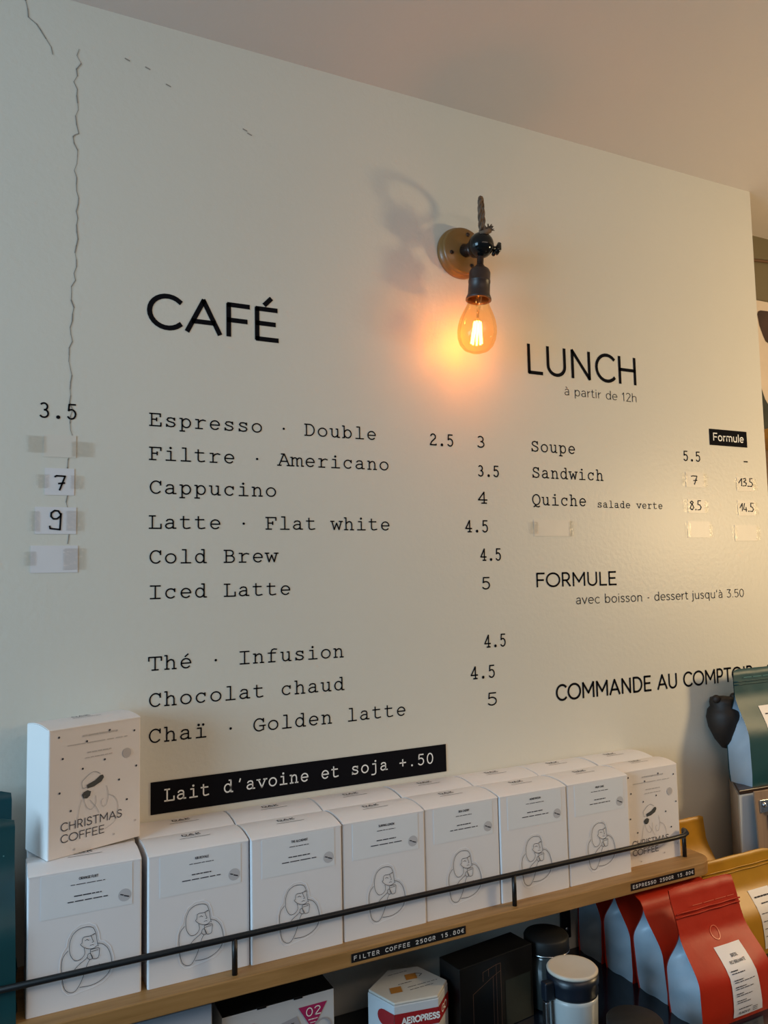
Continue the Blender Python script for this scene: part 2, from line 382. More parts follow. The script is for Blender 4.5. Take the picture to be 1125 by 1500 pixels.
# typewriter lettering: x in one cell 0..1, y in cap heights
T = {}
xh = .74
T[' '] = []
T['a'] = [[(.22, .6), (.3, .71), (.45, xh), (.6, .70), (.66, .58), (.66, .02), (.84, .02)], [(.66, .42), (.4, .42), (.22, .34), (.16, .2), (.22, .06), (.36, 0), (.52, .04), (.66, .16)]]
T['b'] = [[(.1, 1.07), (.24, 1.07), (.24, 0), (.1, 0)], ring(.52, xh / 2, .28, xh / 2, 18)]
T['c'] = [arc(.5, xh / 2, .31, xh / 2, 38, 318, 16), [(.76, xh), (.76, .5)]]
T['d'] = [ring(.44, xh / 2, .28, xh / 2, 18), [(.56, 1.07), (.72, 1.07), (.72, 0), (.88, 0)]]
T['e'] = [[(.19, .38), (.8, .38)] + arc(.5, xh / 2, .31, xh / 2, 4, 318, 17)]
T['é'] = T['e'] + [[(.44, .9), (.64, 1.1)]]
T['f'] = [[(.2, 0), (.68, 0)], [(.4, 0), (.4, .84), (.46, 1.0), (.6, 1.07), (.8, 1.04)], [(.18, xh), (.72, xh)]]
T['h'] = [[(.12, 1.07), (.26, 1.07), (.26, 0)], [(.12, 0), (.4, 0)], [(.26, .52), (.38, .68), (.52, xh), (.66, .68), (.72, .5), (.72, 0)], [(.6, 0), (.86, 0)]]
T['i'] = [[(.26, xh), (.5, xh), (.5, 0)], [(.18, 0), (.82, 0)], ('dot', .48, 1.02)]
T['ï'] = [[(.26, xh), (.5, xh), (.5, 0)], [(.18, 0), (.82, 0)], ('dot', .34, 1.0), ('dot', .64, 1.0)]
T['j'] = [[(.3, xh), (.62, xh), (.62, -.14), (.54, -.27), (.4, -.31), (.2, -.30)], ('dot', .6, 1.02)]
T['l'] = [[(.26, 1.07), (.5, 1.07), (.5, 0)], [(.18, 0), (.82, 0)]]
T['m'] = [[(.0, xh), (.12, xh), (.12, 0)], [(.0, 0), (.25, 0)], [(.12, .55), (.24, .7), (.36, .72), (.45, .66), (.48, .54), (.48, 0), (.58, 0)], [(.48, .55), (.6, .7), (.72, .72), (.81, .66), (.84, .54), (.84, 0), (.98, 0)]]
T['n'] = [[(.12, xh), (.26, xh), (.26, 0)], [(.12, 0), (.4, 0)], [(.26, .52), (.38, .68), (.52, xh), (.66, .68), (.72, .5), (.72, 0)], [(.6, 0), (.86, 0)]]
T['o'] = [ring(.5, xh / 2, .33, xh / 2, 20)]
T['p'] = [[(.1, xh), (.25, xh), (.25, -.3)], [(.1, -.3), (.42, -.3)], ring(.53, xh / 2, .28, xh / 2, 18)]
T['r'] = [[(.16, xh), (.36, xh), (.36, 0)], [(.16, 0), (.64, 0)], [(.36, .48), (.5, .67), (.68, xh), (.84, .68)]]
T['s'] = [[(.74, .58), (.66, .7), (.5, xh), (.32, .71), (.25, .57), (.33, .45), (.5, .39), (.69, .33), (.77, .19), (.69, .05), (.5, 0), (.32, .04), (.22, .16)], [(.74, xh), (.74, .54)], [(.22, .2), (.22, 0)]]
T['t'] = [[(.34, 1.0), (.34, .15), (.4, .03), (.54, 0), (.78, .06)], [(.14, xh), (.72, xh)]]
T['u'] = [[(.1, xh), (.25, xh), (.25, .2), (.32, .05), (.45, 0), (.6, .06), (.71, .22)], [(.57, xh), (.71, xh), (.71, 0), (.86, 0)]]
T['v'] = [[(.04, xh), (.34, xh)], [(.66, xh), (.96, xh)], [(.18, xh), (.5, 0), (.82, xh)]]
T['w'] = [[(.02, xh), (.3, xh)], [(.7, xh), (.98, xh)], [(.13, xh), (.31, 0), (.5, .58), (.69, 0), (.87, xh)]]
T['A'] = [[(.3, 1), (.52, 1), (.88, 0)], [(.48, 1), (.12, 0)], [(.26, .36), (.74, .36)], [(.0, 0), (.28, 0)], [(.72, 0), (1.0, 0)]]
T['B'] = [[(.1, 0), (.56, 0)] + arc(.56, .27, .25, .27, -90, 90, 8) + [(.25, .54)], [(.1, 1), (.52, 1)] + arc(.52, .77, .22, .23, 90, -90, 8), [(.25, 0), (.25, 1)]]
T['C'] = [arc(.53, .5, .36, .5, 40, 318, 18), [(.83, 1), (.83, .68)]]
T['D'] = [[(.1, 1), (.46, 1)] + arc(.46, .5, .38, .5, 90, -90, 14) + [(.1, 0)], [(.24, 0), (.24, 1)]]
T['E'] = [[(.1, 1), (.8, 1), (.8, .76)], [(.1, 0), (.84, 0), (.84, .27)], [(.24, 0), (.24, 1)], [(.24, .53), (.56, .53)], [(.56, .66), (.56, .4)]]
T['F'] = [[(.1, 1), (.84, 1), (.84, .76)], [(.1, 0), (.52, 0)], [(.26, 0), (.26, 1)], [(.26, .52), (.6, .52)], [(.6, .65), (.6, .39)]]
T['G'] = [arc(.5, .5, .37, .5, 42, 300, 16) + [(.8, .1), (.8, .42)], [(.52, .42), (.94, .42)], [(.8, 1), (.8, .7)]]
T['I'] = [[(.18, 1), (.82, 1)], [(.18, 0), (.82, 0)], [(.5, 0), (.5, 1)]]
T['L'] = [[(.1, 1), (.5, 1)], [(.3, 1), (.3, 0)], [(.1, 0), (.86, 0), (.86, .34)]]
T['Q'] = [ring(.5, .5, .38, .5, 22), [(.22, -.22), (.34, -.12), (.5, -.16), (.68, -.22), (.82, -.16)], [(.34, -.12), (.48, 0)]]
T['S'] = [[(.76, .78), (.68, .93), (.5, 1), (.3, .95), (.21, .78), (.28, .62), (.5, .52), (.72, .43), (.81, .26), (.72, .07), (.5, 0), (.28, .06), (.17, .24)], [(.76, 1), (.76, .72)], [(.17, .28), (.17, 0)]]
T['T'] = [[(.1, .72), (.1, 1), (.9, 1), (.9, .72)], [(.5, 1), (.5, 0)], [(.3, 0), (.7, 0)]]
T['·'] = [('dot', .5, .45)]; T['.'] = [('dot', .5, .06)]; T["'"] = [[(.56, 1.07), (.48, .8)]]
T['+'] = [[(.18, .45), (.82, .45)], [(.5, .78), (.5, .12)]]
T['0'] = [ring(.5, .52, .3, .52, 20)]
T['2'] = [arc(.48, .76, .28, .27, 160, -25, 10) + [(.3, .3), (.16, .05), (.16, .02), (.82, .02), (.82, .1)]]
T['3'] = [arc(.45, .77, .26, .25, 140, -80, 10), arc(.46, .27, .31, .28, 85, -145, 11)]
T['4'] = [[(.62, 0), (.62, 1.04), (.14, .3), (.86, .3)], [(.4, 0), (.82, 0)]]
T['5'] = [[(.76, 1.04), (.3, 1.04), (.26, .58)] + arc(.47, .33, .31, .34, 128, -145, 13)]
T['7'] = [[(.2, .88), (.2, 1), (.8, 1), (.42, 0)]]
T['8'] = [ring(.5, .78, .24, .25, 16), ring(.5, .27, .3, .28, 16)]
T['1'] = [[(.24, .84), (.5, 1), (.5, 0)], [(.2, 0), (.8, 0)]]
T['9'] = [ring(.5, .7, .28, .32, 16), [(.78, .7), (.7, .3), (.4, 0)]]
for k_ in 'DEFHILMNORTUV':    # capitals used only in embossed strips fall back to sans
    T.setdefault(k_, [[(x / max(S[k_][0], .1) * .8 + .1, y) for x, y in st] for st in S[k_][1]])

TRK = .07
S['C'] = (.82, [arc(.49, .5, .40, .5, 45, 315, 20)])
S['N'] = (.86, [[(.12, 0), (.12, 1), (.74, 0), (.74, 1)]])
def sans_width(t): return sum(S[c][0] + TRK for c in t) - TRK
def add_sans(bm, t, x0, x1, z, cap, wt, f):
    """text stretched between x0 and x1 on baseline z"""
    nat = sans_width(t); k = (x1 - x0) / nat; x = x0; inset = wt / 2; ys = cap - wt
    for c in t:
        adv, st = S[c]
        for s in st:
            if len(s) == 2 and s[0] == s[1]: add_stroke(bm, dot(x + s[0][0] * k, z + inset + s[0][1] * ys), wt * 1.25, f)
            else: add_stroke(bm, [(x + a * k, z + inset + b * ys) for a, b in s], wt, f)
        x += (adv + TRK) * k
def add_type(bm, t, x0, pitch, z, cap, wt, f, dotk=1.9):
    inset = wt / 2; ys = cap - wt
    for i, c in enumerate(t):
        for s in T[c]:
            if isinstance(s, tuple): add_stroke(bm, dot(x0 + (i + s[1]) * pitch, z + inset + s[2] * ys), wt * dotk, f)
            else: add_stroke(bm, [(x0 + (i + a) * pitch, z + inset + b * ys) for a, b in s], wt, f)
def add_bars(bm, x0, x1, z, h, f, seed=0, gap=0.14):
    """illegible small print: a broken thin line of word-length dashes"""
    rnd = random.Random(seed); x = x0; L = x1 - x0
    while x < x1 - L * .02:
        w_ = min(L * rnd.uniform(.1, .3), x1 - x)
        add_poly(bm, [(x, z), (x + w_, z), (x + w_, z + h), (x, z + h)], f); x += w_ + L * .035
WALLF = lambda x, z: Vector((x, -0.0005, z))

# ------------------------------------------------------------------ the room
CEIL = 2.349
wl = struct('wall_back', box(-2.6, 1.425, 0, 0.15, 0, CEIL), M['wall'])
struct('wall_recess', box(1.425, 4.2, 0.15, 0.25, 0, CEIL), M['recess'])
struct('ceiling', box(-2.6, 4.2, -3.6, 0.25, CEIL, CEIL + 0.08), M['ceiling'])
struct('floor', box(-2.6, 4.2, -3.6, 0.25, -0.08, 0), M['floor'])
def crack(pts, wd, jag=0.0025):
    bm = bmesh.new(); rnd = random.Random(len(pts)); out = []
    for (x0, z0), (x1, z1) in zip(pts, pts[1:]):
        n = max(2, int(math.hypot(x1 - x0, z1 - z0) / 0.009))
        for i in range(n):
            t = i / n; out.append((x0 + (x1 - x0) * t + rnd.uniform(-jag, jag), z0 + (z1 - z0) * t))
    out.append(pts[-1])
    for a, b in zip(out, out[1:]):
        add_stroke(bm, [a, b], wd * rnd.uniform(.5, 1.3), WALLF)
    return bm
for p_, w_ in (([(.010, 2.348), (.018, 2.331), (.022, 2.308), (.041, 2.294), (.054, 2.264)], .0016),
               ([(.085, 2.281), (.089, 2.261), (.083, 2.242), (.085, 2.184), (.087, 2.16), (.082, 2.154), (.085, 2.136), (.084, 2.097), (.089, 2.069), (.084, 1.963), (.081, 1.888), (.081, 1.814), (.083, 1.741), (.079, 1.70), (.080, 1.60)], .0012)):
    link('crack', crack(p_, w_), M['crack'], wl)
bm = bmesh.new()
for x_, z_ in ((.148, 2.285), (.176, 2.280), (.205, 2.262), (.318, 2.222), (.325, 2.217)):
    add_stroke(bm, [(x_, z_), (x_ + .006, z_ - .002)], .0018, WALLF)
link('scuff', bm, M['crack'], wl)

# ------------------------------------------------------------------ wall lettering
def letters(name, label, draw, t, x0, z, m='ink', cat='lettering'):
    o = thing(name, label, cat, (x0, 0, z))
    f = lambda x, y: Vector((x - x0, -0.0005, y - z))
    for i, c in enumerate(t):
        if c == ' ': continue
        bm = bmesh.new(); draw(bm, i, c, f)
        link('letter' if c.isalpha() else ('digit' if c.isdigit() else 'mark'), bm, M[m], o)
    return o
def type_letters(name, label, t, x0, pitch, z, cap, wt, m='ink', cat='lettering', dotk=1.9):
    return letters(name, label, lambda bm, i, c, f: add_type(bm, c, x0 + i * pitch, pitch, z, cap, wt, f, dotk), t, x0, z, m, cat)
def sans_letters(name, label, t, x0, x1, z, cap, wt, m='ink'):
    k = (x1 - x0) / sans_width(t); xs = [x0]
    for c in t: xs.append(xs[-1] + (S[c][0] + TRK) * k)
    return letters(name, label, lambda bm, i, c, f: add_sans(bm, c, xs[i], xs[i] + S[c][0] * k, z, cap, wt, f), t, x0, z, m)
PITCH = 0.02062; X0 = 0.1810; CAP = 0.0188; WT = 0.0019
rows = [('Espresso · Double', 1.7620), ('Filtre · Americano', 1.7147), ('Cappucino', 1.6681), ('Latte · Flat white', 1.6200),
        ('Cold Brew', 1.5724), ('Iced Latte', 1.5245), ('Thé · Infusion', 1.4287), ('Chocolat chaud', 1.3803), ('Chaï · Golden latte', 1.3331)]
for t, z in rows:
    type_letters('menu_line', 'black typewriter-style menu line on the wall reading "%s"' % t, t, X0, PITCH, z, CAP, WT)
for t, x0, x1, z, cap, wt, nm, lab in (
        ('CAFÉ', .1770, .3720, 1.8997, .0527, .0070, 'menu_heading', 'large black wall heading "CAFÉ" above the drinks list'),
        ('LUNCH', .8235, 1.0810, 1.8970, .0553, .0062, 'menu_heading', 'large black wall heading "LUNCH" right of the wall lamp'),
        ('FORMULE', .8270, 1.0080, 1.5236, .0258, .0032, 'menu_heading', 'medium black wall heading "FORMULE" below the lunch list'),
        ('COMMANDE AU COMPTOIR', .8600, 1.3500, 1.3285, .0290, .0038, 'wall_notice', 'black wall line "COMMANDE AU COMPTOIR" running behind the teal bag')):
    sans_letters(nm, lab, t, x0, x1, z, cap, wt)
sans_letters('wall_notice', 'black capital A at the right end of the counter notice', 'A', 1.380, 1.407, 1.3265, .029, .0032)
sans_letters('menu_note', 'thin grey note "à partir de 12h" under the LUNCH heading', 'à partir de 12h', .9050, 1.0775, 1.8655, .0165, .0012, 'ink_soft')
sans_letters('menu_note', 'thin note about drink and dessert under the FORMULE heading', "avec boisson · dessert jusqu'à 3.50", .9120, 1.3370, 1.4923, .0165, .0014, 'ink_soft')
for t, x0, p_, z, cap, lab in (
        ('Soupe', .8260, .02015, 1.7592, .0195, 'black typewriter-style lunch line reading "Soupe"'),
        ('Sandwich', .8260, .02035, 1.7132, .0195, 'black typewriter-style lunch line reading "Sandwich"'),
        ('Quiche', .8245, .02040, 1.6658, .0195, 'black typewriter-style lunch line reading "Quiche"'),
        ('salade verte', .9690, .01345, 1.6643, .0125, 'small typewriter-style addition "salade verte" after Quiche')):
    type_letters('menu_line', lab, t, x0, p_, z, cap, .0020 if cap > .015 else .0013)
def price(t, x0, x1, z, cap, lab, wt=.0022):
    n = len(t); p_ = (x1 - x0) / (n - .42)
    type_letters('menu_price', lab, t, x0 - p_ * .2, p_, z, cap, wt, 'ink', 'price', 2.3)
for a in (('2.5', .6274, .6688, 1.7591, .0198, 'black price 2.5 at the end of the Espresso Double line'),
          ('3', .7180, .7303, 1.7604, .0200, 'black price 3 right of the price 2.5'),
          ('3.5', .7176, .7573, 1.7117, .0190, 'black price 3.5 in the Filtre Americano row, right of the list'),
          ('4', .7173, .7309, 1.6660, .0200, 'black price 4 in the Cappucino row'),
          ('4.5', .6903, .7318, 1.6179, .0200, 'black price 4.5 in the Latte Flat white row'),
          ('4.5', .7179, .7559, 1.5707, .0202, 'black price 4.5 in the Cold Brew row'),
          ('5', .7188, .7323, 1.5234, .0200, 'black price 5 in the Iced Latte row'),
          ('4.5', .7206, .7598, 1.4280, .0208, 'black price 4.5 in the Thé Infusion row'),
          ('4.5', .6925, .7361, 1.3786, .0205, 'black price 4.5 in the Chocolat chaud row'),
          ('5', .7224, .7385, 1.3338, .0206, 'black price 5 in the Chaï Golden latte row'),
          ('5.5', 1.1912, 1.2339, 1.7595, .0196, 'black price 5.5 in the Soupe row'),
          ('3.5', .0450, .0878, 1.7639, .0205, 'black price 3.5 at the far left beside the crack')):
    price(*a)
bm = bmesh.new(); add_stroke(bm, [(1.3585, 1.7657), (1.3690, 1.7657)], .0025, WALLF); tag(link('menu_price', bm, M['ink']), 'short black dash under the small Formule strip', 'price')

# black strips with white lettering
def strip(name, label, x0, x1, z0, z1, draw, cat='label strip'):
    t = thing(name, label, cat, (x0, 0, z0))
    link('panel', box(0, x1 - x0, -.0012, -.0001, 0, z1 - z0), M['ink'], t)
    bm = bmesh.new(); draw(bm, lambda x, z: Vector((x - x0, -.0016, z - z0))); link('lettering', bm, M['white_ink'], t)
t = thing('menu_strip', "long black strip under the drinks list, white typewriter lettering about oat and soy milk", 'label strip', (.1860, 0, 1.2400))
link('panel', box(0, .4990 - .0510 + .006, -.0012, -.0001, 0, .0420), M['ink'], t)
for i, c in enumerate("Lait d'avoine et soja +.50"):
    if c == ' ': continue
    bm = bmesh.new(); add_type(bm, c, .0165 + i * .01600, .01600, .0150, .0165, .0018, lambda x, z: Vector((x, -.0016, z)), 1.7)
    link('letter' if c.isalpha() else ('digit' if c.isdigit() else 'mark'), bm, M['white_ink'], t)
MENU_STRIP = t
strip('price_strip', 'small black strip reading Formule above the right price column', 1.2640, 1.3700, 1.7950, 1.8275,
      lambda b, f: add_sans(b, 'Formule', 1.2720, 1.3600, 1.8035, .0166, .0023, f))

# taped paper slips
def slip(label, x0, x1, z0, z1, tapes, ink=None, old=False, wt=.0022, hand=None):
    t = thing('price_slip', label, 'paper', (x0, 0, z0))
    link('paper', box(0, x1 - x0, -.0007, -.0001, 0, z1 - z0), M['oldpaper' if old else 'paper'], t)
    for (a, b, c, d) in tapes:
        g = []
        n = 7
        for j in range(n):
            row = []
            for i in range(n):
                row.append((a - x0 + (b - a) * i / (n - 1), -.0011 - random.uniform(0, .0004), c - z0 + (d - c) * j / (n - 1)))
            g.append(row)
        link('tape', sheet(g), M['tapeold' if old else 'tape'], t, True)
    if hand:
        bm = bmesh.new()
        for s in hand: add_stroke(bm, [(x - x0, z - z0) for x, z in s] if s[0] != s[-1] or len(s) > 2 else [(s[0][0] - x0, s[0][1] - z0)] * 2, wt if not (len(s) == 2 and s[0] == s[1]) else wt * 1.7, lambda x, z: Vector((x, -.0013, z)))
        link('handwriting', bm, M['marker'], t)
def H(strokes, x0, x1, z0, z1): return [[(x0 + a * (x1 - x0), z0 + b * (z1 - z0)) for a, b in s] for s in strokes]
SEVEN = [[(.0, .93), (.15, 1), (.95, .98), (.45, .0)], [(.35, .45), (.9, .5)]]
NINE = [[(.9, .8), (.7, .98), (.4, 1), (.12, .88), (.1, .7), (.3, .57), (.6, .58), (.88, .72), (.92, .85), (.85, .03), (.05, .08), (.0, .2)]]
slip('faded blank paper slip taped left of the Filtre line', .0495, .0890, 1.7130, 1.7425, [(.029, .052, 1.718, 1.740), (.083, .110, 1.715, 1.735)], old=True)
slip('white paper slip with handwritten 7, left of the Cappucino line', .0515, .0872, 1.6632, 1.6985, [(.041, .056, 1.672, 1.690), (.082, .097, 1.672, 1.690)], hand=H(SEVEN, .0635, .0765, 1.670, 1.6885))
slip('white paper slip with handwritten 9, left of the Latte line', .0405, .0900, 1.6125, 1.6475, [(.034, .046, 1.616, 1.642), (.077, .098, 1.617, 1.643)], hand=H(NINE, .0580, .0725, 1.6175, 1.6430))
slip('blank glossy paper slip left of the Cold Brew line', .0360, .0925, 1.5625, 1.5975, [(.028, .042, 1.572, 1.590), (.074, .101, 1.566, 1.594)])
slip('wide blank paper slip taped below Quiche', .8270, .9060, 1.6120, 1.6405, [(.818, .836, 1.616, 1.637), (.903, .913, 1.612, 1.639)], old=True)
slip('paper slip with handwritten 7 in the Sandwich row', 1.1930, 1.2430, 1.7085, 1.7385, [(1.182, 1.196, 1.711, 1.736), (1.240, 1.250, 1.711, 1.736)], old=True, hand=H(SEVEN, 1.2080, 1.2240, 1.7145, 1.7310), wt=.0018)
EIGHT5 = [[(.2, .95), (.05, .8), (.25, .55), (.35, .25), (.2, 0), (.02, .2), (.15, .5), (.32, .8), (.2, .95)], [(.52, .04), (.52, .04)], [(.98, 1), (.75, 1), (.72, .6), (.9, .55), (1, .3), (.9, .05), (.68, .02)]]
THIRT5 = [[(.0, .4), (.22, .95), (.2, .05)], [(.32, .9), (.48, 1), (.52, .75), (.36, .55), (.55, .4), (.5, .08), (.28, .05)], [(.66, .04), (.66, .04)], [(1, 1), (.82, 1), (.8, .6), (.95, .5), (1, .25), (.9, .02), (.75, .05)]]
FOURT5 = [[(.0, .4), (.18, .95), (.16, .05)], [(.34, .95), (.26, .25), (.48, .2)], [(.44, .5), (.44, .0)], [(.62, .04), (.62, .04)], [(1, 1), (.8, 1), (.78, .6), (.92, .5), (.98, .25), (.88, .02), (.72, .05)]]
slip('paper slip with handwritten 8.5 in the Quiche row', 1.1950, 1.2420, 1.6580, 1.6850, [(1.183, 1.199, 1.660, 1.684), (1.239, 1.249, 1.660, 1.682)], old=True, hand=H(EIGHT5, 1.1995, 1.2300, 1.6642, 1.6825), wt=.0017)
slip('blank paper slip below the 8.5 slip', 1.1910, 1.2520, 1.6105, 1.6420, [(1.185, 1.199, 1.612, 1.639), (1.249, 1.257, 1.612, 1.636)], old=True)
slip('paper slip with handwritten 13.5, right price column, Sandwich row', 1.3330, 1.3830, 1.7050, 1.7330, [(1.326, 1.338, 1.708, 1.730), (1.380, 1.392, 1.708, 1.730)], old=True, hand=H(THIRT5, 1.3390, 1.3795, 1.7148, 1.7315), wt=.0017)
slip('paper slip with handwritten 14.5, right price column, Quiche row', 1.3330, 1.3830, 1.6550, 1.6860, [(1.326, 1.337, 1.658, 1.683), (1.380, 1.392, 1.658, 1.683)], old=True, hand=H(FOURT5, 1.3385, 1.3785, 1.6637, 1.6810), wt=.0017)
slip('blank paper slip at the bottom of the right price column', 1.3200, 1.3860, 1.6040, 1.6360, [(1.313, 1.326, 1.606, 1.633), (1.382, 1.392, 1.606, 1.633)], old=True)

# ------------------------------------------------------------------ wall lamp
LX, LY, LZ = .697, -.060, 2.083
lamp = thing('wall_lamp', 'old bronze and wood wall lamp with a bare glowing amber bulb', 'wall lamp', (LX, 0, LZ))
rx = Matrix.Rotation(PI / 2, 4, 'X')      # lathe axis z -> -y
pc = (-.005, 0, .007)
link('wall_rose', lathe([(0, 0), (.043, 0), (.0435, .004), (.0425, .009), (.0395, .011), (.040, .013), (.0395, .017), (.037, .019), (0, .0195)], 48, pc, rx), M['brass'], lamp, True)
for a in (75, 195, 300):
    s = link('screw', lathe([(0, 0), (.0036, 0), (.0036, .0008), (.0022, .0014), (0, .0014)], 12, (pc[0] + .027 * math.cos(math.radians(a)), -.0192, pc[2] + .029 * math.sin(math.radians(a))), rx), M['patina'], lamp, True)
bm = tube([(-.004, -.019, .006), (-.003, -.030, .004), (0, -.045, .0)], [.012, .009, .0075], 16); link('arm', bm, M['patina'], lamp, True)
bm = lathe([(0, 0), (.0125, 0), (.015, .004), (.0125, .008), (0, .008)], 24, (-.001, -.036, .001), rx); link('collar', bm, M['patina'], lamp, True)
bm = bmesh.new(); bmesh.ops.create_uvsphere(bm, u_segments=32, v_segments=20, radius=.0210)
bmesh.ops.translate(bm, vec=(0, LY, 0), verts=bm.verts); link('ball_joint', bm, M['balljoint'], lamp, True)
bm = bmesh.new(); add_tube(bm, [(.012, LY - .004, -.002), (.024, LY - .006, -.005)], .0045, 12)
add_tube(bm, [(.024, LY - .006, -.012), (.029, LY - .007, -.003), (.031, LY - .008, .006)], [.0045, .0055, .003], 10)
add_tube(bm, [(.022, LY - .006, -.010), (.018, LY - .008, -.016)], [.004, .003], 10)
link('wing_nut', bm, M['balljoint'], lamp, True)
# hanging part, tilted a little
hang = Matrix.Translation((0, LY, 0)) @ Matrix.Rotation(math.radians(5.0), 4, 'Y')
def hl(prof, n=32):
    bm = bmesh.new(); add_lathe(bm, prof, n, (0, 0, 0), hang); return bm
link('stem', hl([(0, -.012), (.0062, -.012), (.0055, -.022), (.0055, -.034), (.0072, -.035), (.0072, -.039), (0, -.039)]), M['patina'], lamp, True)
sk = link('socket', hl([(0, -.038), (.0095, -.038), (.0150, -.042), (.0172, -.047), (.0172, -.060), (.0178, -.0605), (.0178, -.064), (.0172, -.0645), (.0180, -.084), (.0205, -.090), (.0208, -.0935), (.0185, -.0935), (.0165, -.088), (.0160, -.060), (0, -.058)], 40), M['socket'], lamp, True)
prof = [(.0135, -.080), (.0150, -.092), (.0190, -.104), (.0242, -.115), (.0286, -.126), (.0310, -.137), (.0317, -.147), (.0306, -.158), (.0270, -.168), (.0205, -.1755), (.0110, -.1798), (0, -.1812)]
bulb = link('bulb', hl(prof, 48), M['glass'], lamp, True)
bm = bmesh.new()
for k in range(8):
    a = 2 * PI * k / 8; r0 = .0052; r1 = .0085
    pts = [hang @ Vector((r0 * math.cos(a), r0 * math.sin(a), -.130)), hang @ Vector((r1 * math.cos(a + .2), r1 * math.sin(a + .2), -.166))]
    add_tube(bm, pts, .0016, 6)
link('filament', bm, M['filament'], bulb)
bm = bmesh.new(); add_tube(bm, [hang @ Vector((0, 0, -.085)), hang @ Vector((0, 0, -.112)), hang @ Vector((0, 0, -.128))], [.0065, .0025, .0015], 12)
for k in range(3):
    a = 2 * PI * k / 3; add_tube(bm, [hang @ Vector((0, 0, -.110)), hang @ Vector((.005 * math.cos(a), .005 * math.sin(a), -.130))], .0004, 5)
link('filament_stem', bm, clear('clear_glass', (1, .95, .85), .05, .05), bulb, True)
pl = bpy.data.lights.new('bulb_light', 'POINT'); pl.energy = 1.25; pl.color = (1.0, 0.29, 0.035); pl.shadow_soft_size = .010
plo = bpy.data.objects.new('bulb_light', pl); COL.objects.link(plo); plo.parent = lamp
plo.location = hang @ Vector((0, 0, -.148))
# twisted cord loop, its plane runs away from the viewer
vd = Vector((.55, .83, 0))
def loop_pts():
    out = []
    n = 40
    for i in range(n + 1):
        t = i / n; a = 2 * PI * t - PI / 2
        s = math.cos(a) * .026 * (0.55 + .45 * math.sin(PI * t)); zz = .018 + .030 * (math.sin(a) + 1) + .0
        out.append(Vector((.003 + .003 * math.sin(6 * t), LY, zz)) + vd * s)
    return out
base = loop_pts(); bm = bmesh.new()
for ph in (0, 2 * PI / 3, 4 * PI / 3):
    pts = []
    for i, p in enumerate(base):
        t = (base[min(i + 1, len(base) - 1)] - base[max(i - 1, 0)]).normalized(); sx = Vector((.83, -.55, 0)); ny = t.cross(sx).normalized()
        a = ph + i * .75; pts.append(p + (sx * math.cos(a) + ny * math.sin(a)) * .0021)
    add_tube(bm, pts, .0021, 6)
rnd = random.Random(3)
kn = Vector((.012, LY - .006, .026))
for k in range(26):
    d = Vector((rnd.uniform(-.3, 1), rnd.uniform(-.8, .3), rnd.uniform(-.3, 1))).normalized() * rnd.uniform(.006, .011)
    add_tube(bm, [kn, kn + d * .6, kn + d + Vector((0, 0, rnd.uniform(-.002, .002)))], [.0016, .0011, .0004], 5)
add_tube(bm, [(-.010, LY - .012, .014), (0, LY - .017, .016), (.010, LY - .010, .022), (.013, LY, .030)], [.003, .004, .0045, .0035], 8)
link('cord_loop', bm, M['cord'], lamp, True)

# ------------------------------------------------------------------ shelf with rail
SZ = 1.0832; YF = -0.158
shelf = thing('wall_shelf', 'long oak wall shelf with rounded corner carrying the white cartons', 'shelf', (0, 0, SZ))
poly = [(-.9, -.001), (-.9, YF)] + [(1.047 - .034 + .034 * math.cos(math.radians(a)), YF + .034 + .034 * math.sin(math.radians(a))) for a in range(-90, 1, 10)] + [(1.047, -.001)]
link('board', prism(poly, -.0200, 0, .0012), M['oak'], shelf)
def rail_bm():
    bm = bmesh.new()
    pts = [(-.88, -.147, .0425), (.965, -.147, .0425), (.990, -.1455, .0425), (1.004, -.139, .0425), (1.0105, -.130, .0425), (1.0117, -.1240, .0425)]
    add_tube(bm, pts, .0036, 10); return bm
link('rail', rail_bm(), M['metal'], shelf, True)
for x, y in ((-.143, -.147), (.2586, -.147), (.660, -.147), (1.0120, -.1245)):
    link('rail_post', tube([(x, y, 0), (x, y, .042)], .0034, 10), M['metal'], shelf, True)
for x in (.861, .12):
    br = link('bracket', box(x - .010, x + .010, -.004, 0, -.143, -.020, .0008), M['metal'], shelf)
    link('bracket_arm', box(x - .010, x + .010, -.130, -.003, -.0245, -.0202, .0005), M['metal'], shelf)
    link('screw', lathe([(0, 0), (.0035, 0), (.0030, .0012), (0, .0016)], 12, (x + .001, -.004, -.128), rx), M['steel'], br, True)
def dymo(label, txt, x0, x1):
    t = thing('embossed_label', label, 'label strip', (x0, YF, SZ - .0150))
    link('tape', box(0, x1 - x0, -.0007, 0, 0, .0105), M['tapeblack'], t)
    p_ = (x1 - x0 - .004) / len(txt); bm = bmesh.new()
    for i, c in enumerate(txt):
        if c == ' ': continue
        adv, st = S[c]
        for s in st: add_stroke(bm, [(.002 + i * p_ + a / adv * p_ * .72 + p_ * .12, .0030 + b * .0045) for a, b in s], .0008, lambda x, z: Vector((x, -.0011, z)))
    link('lettering', bm, M['white_ink'], t)
dymo('black embossed price label in the middle of the shelf edge', 'FILTER COFFEE 250GR 15.80€', .4040, .5715)
dymo('black embossed price label at the right end of the shelf edge', 'ESPRESSO 250GR 15.80€', .8640, .9960)

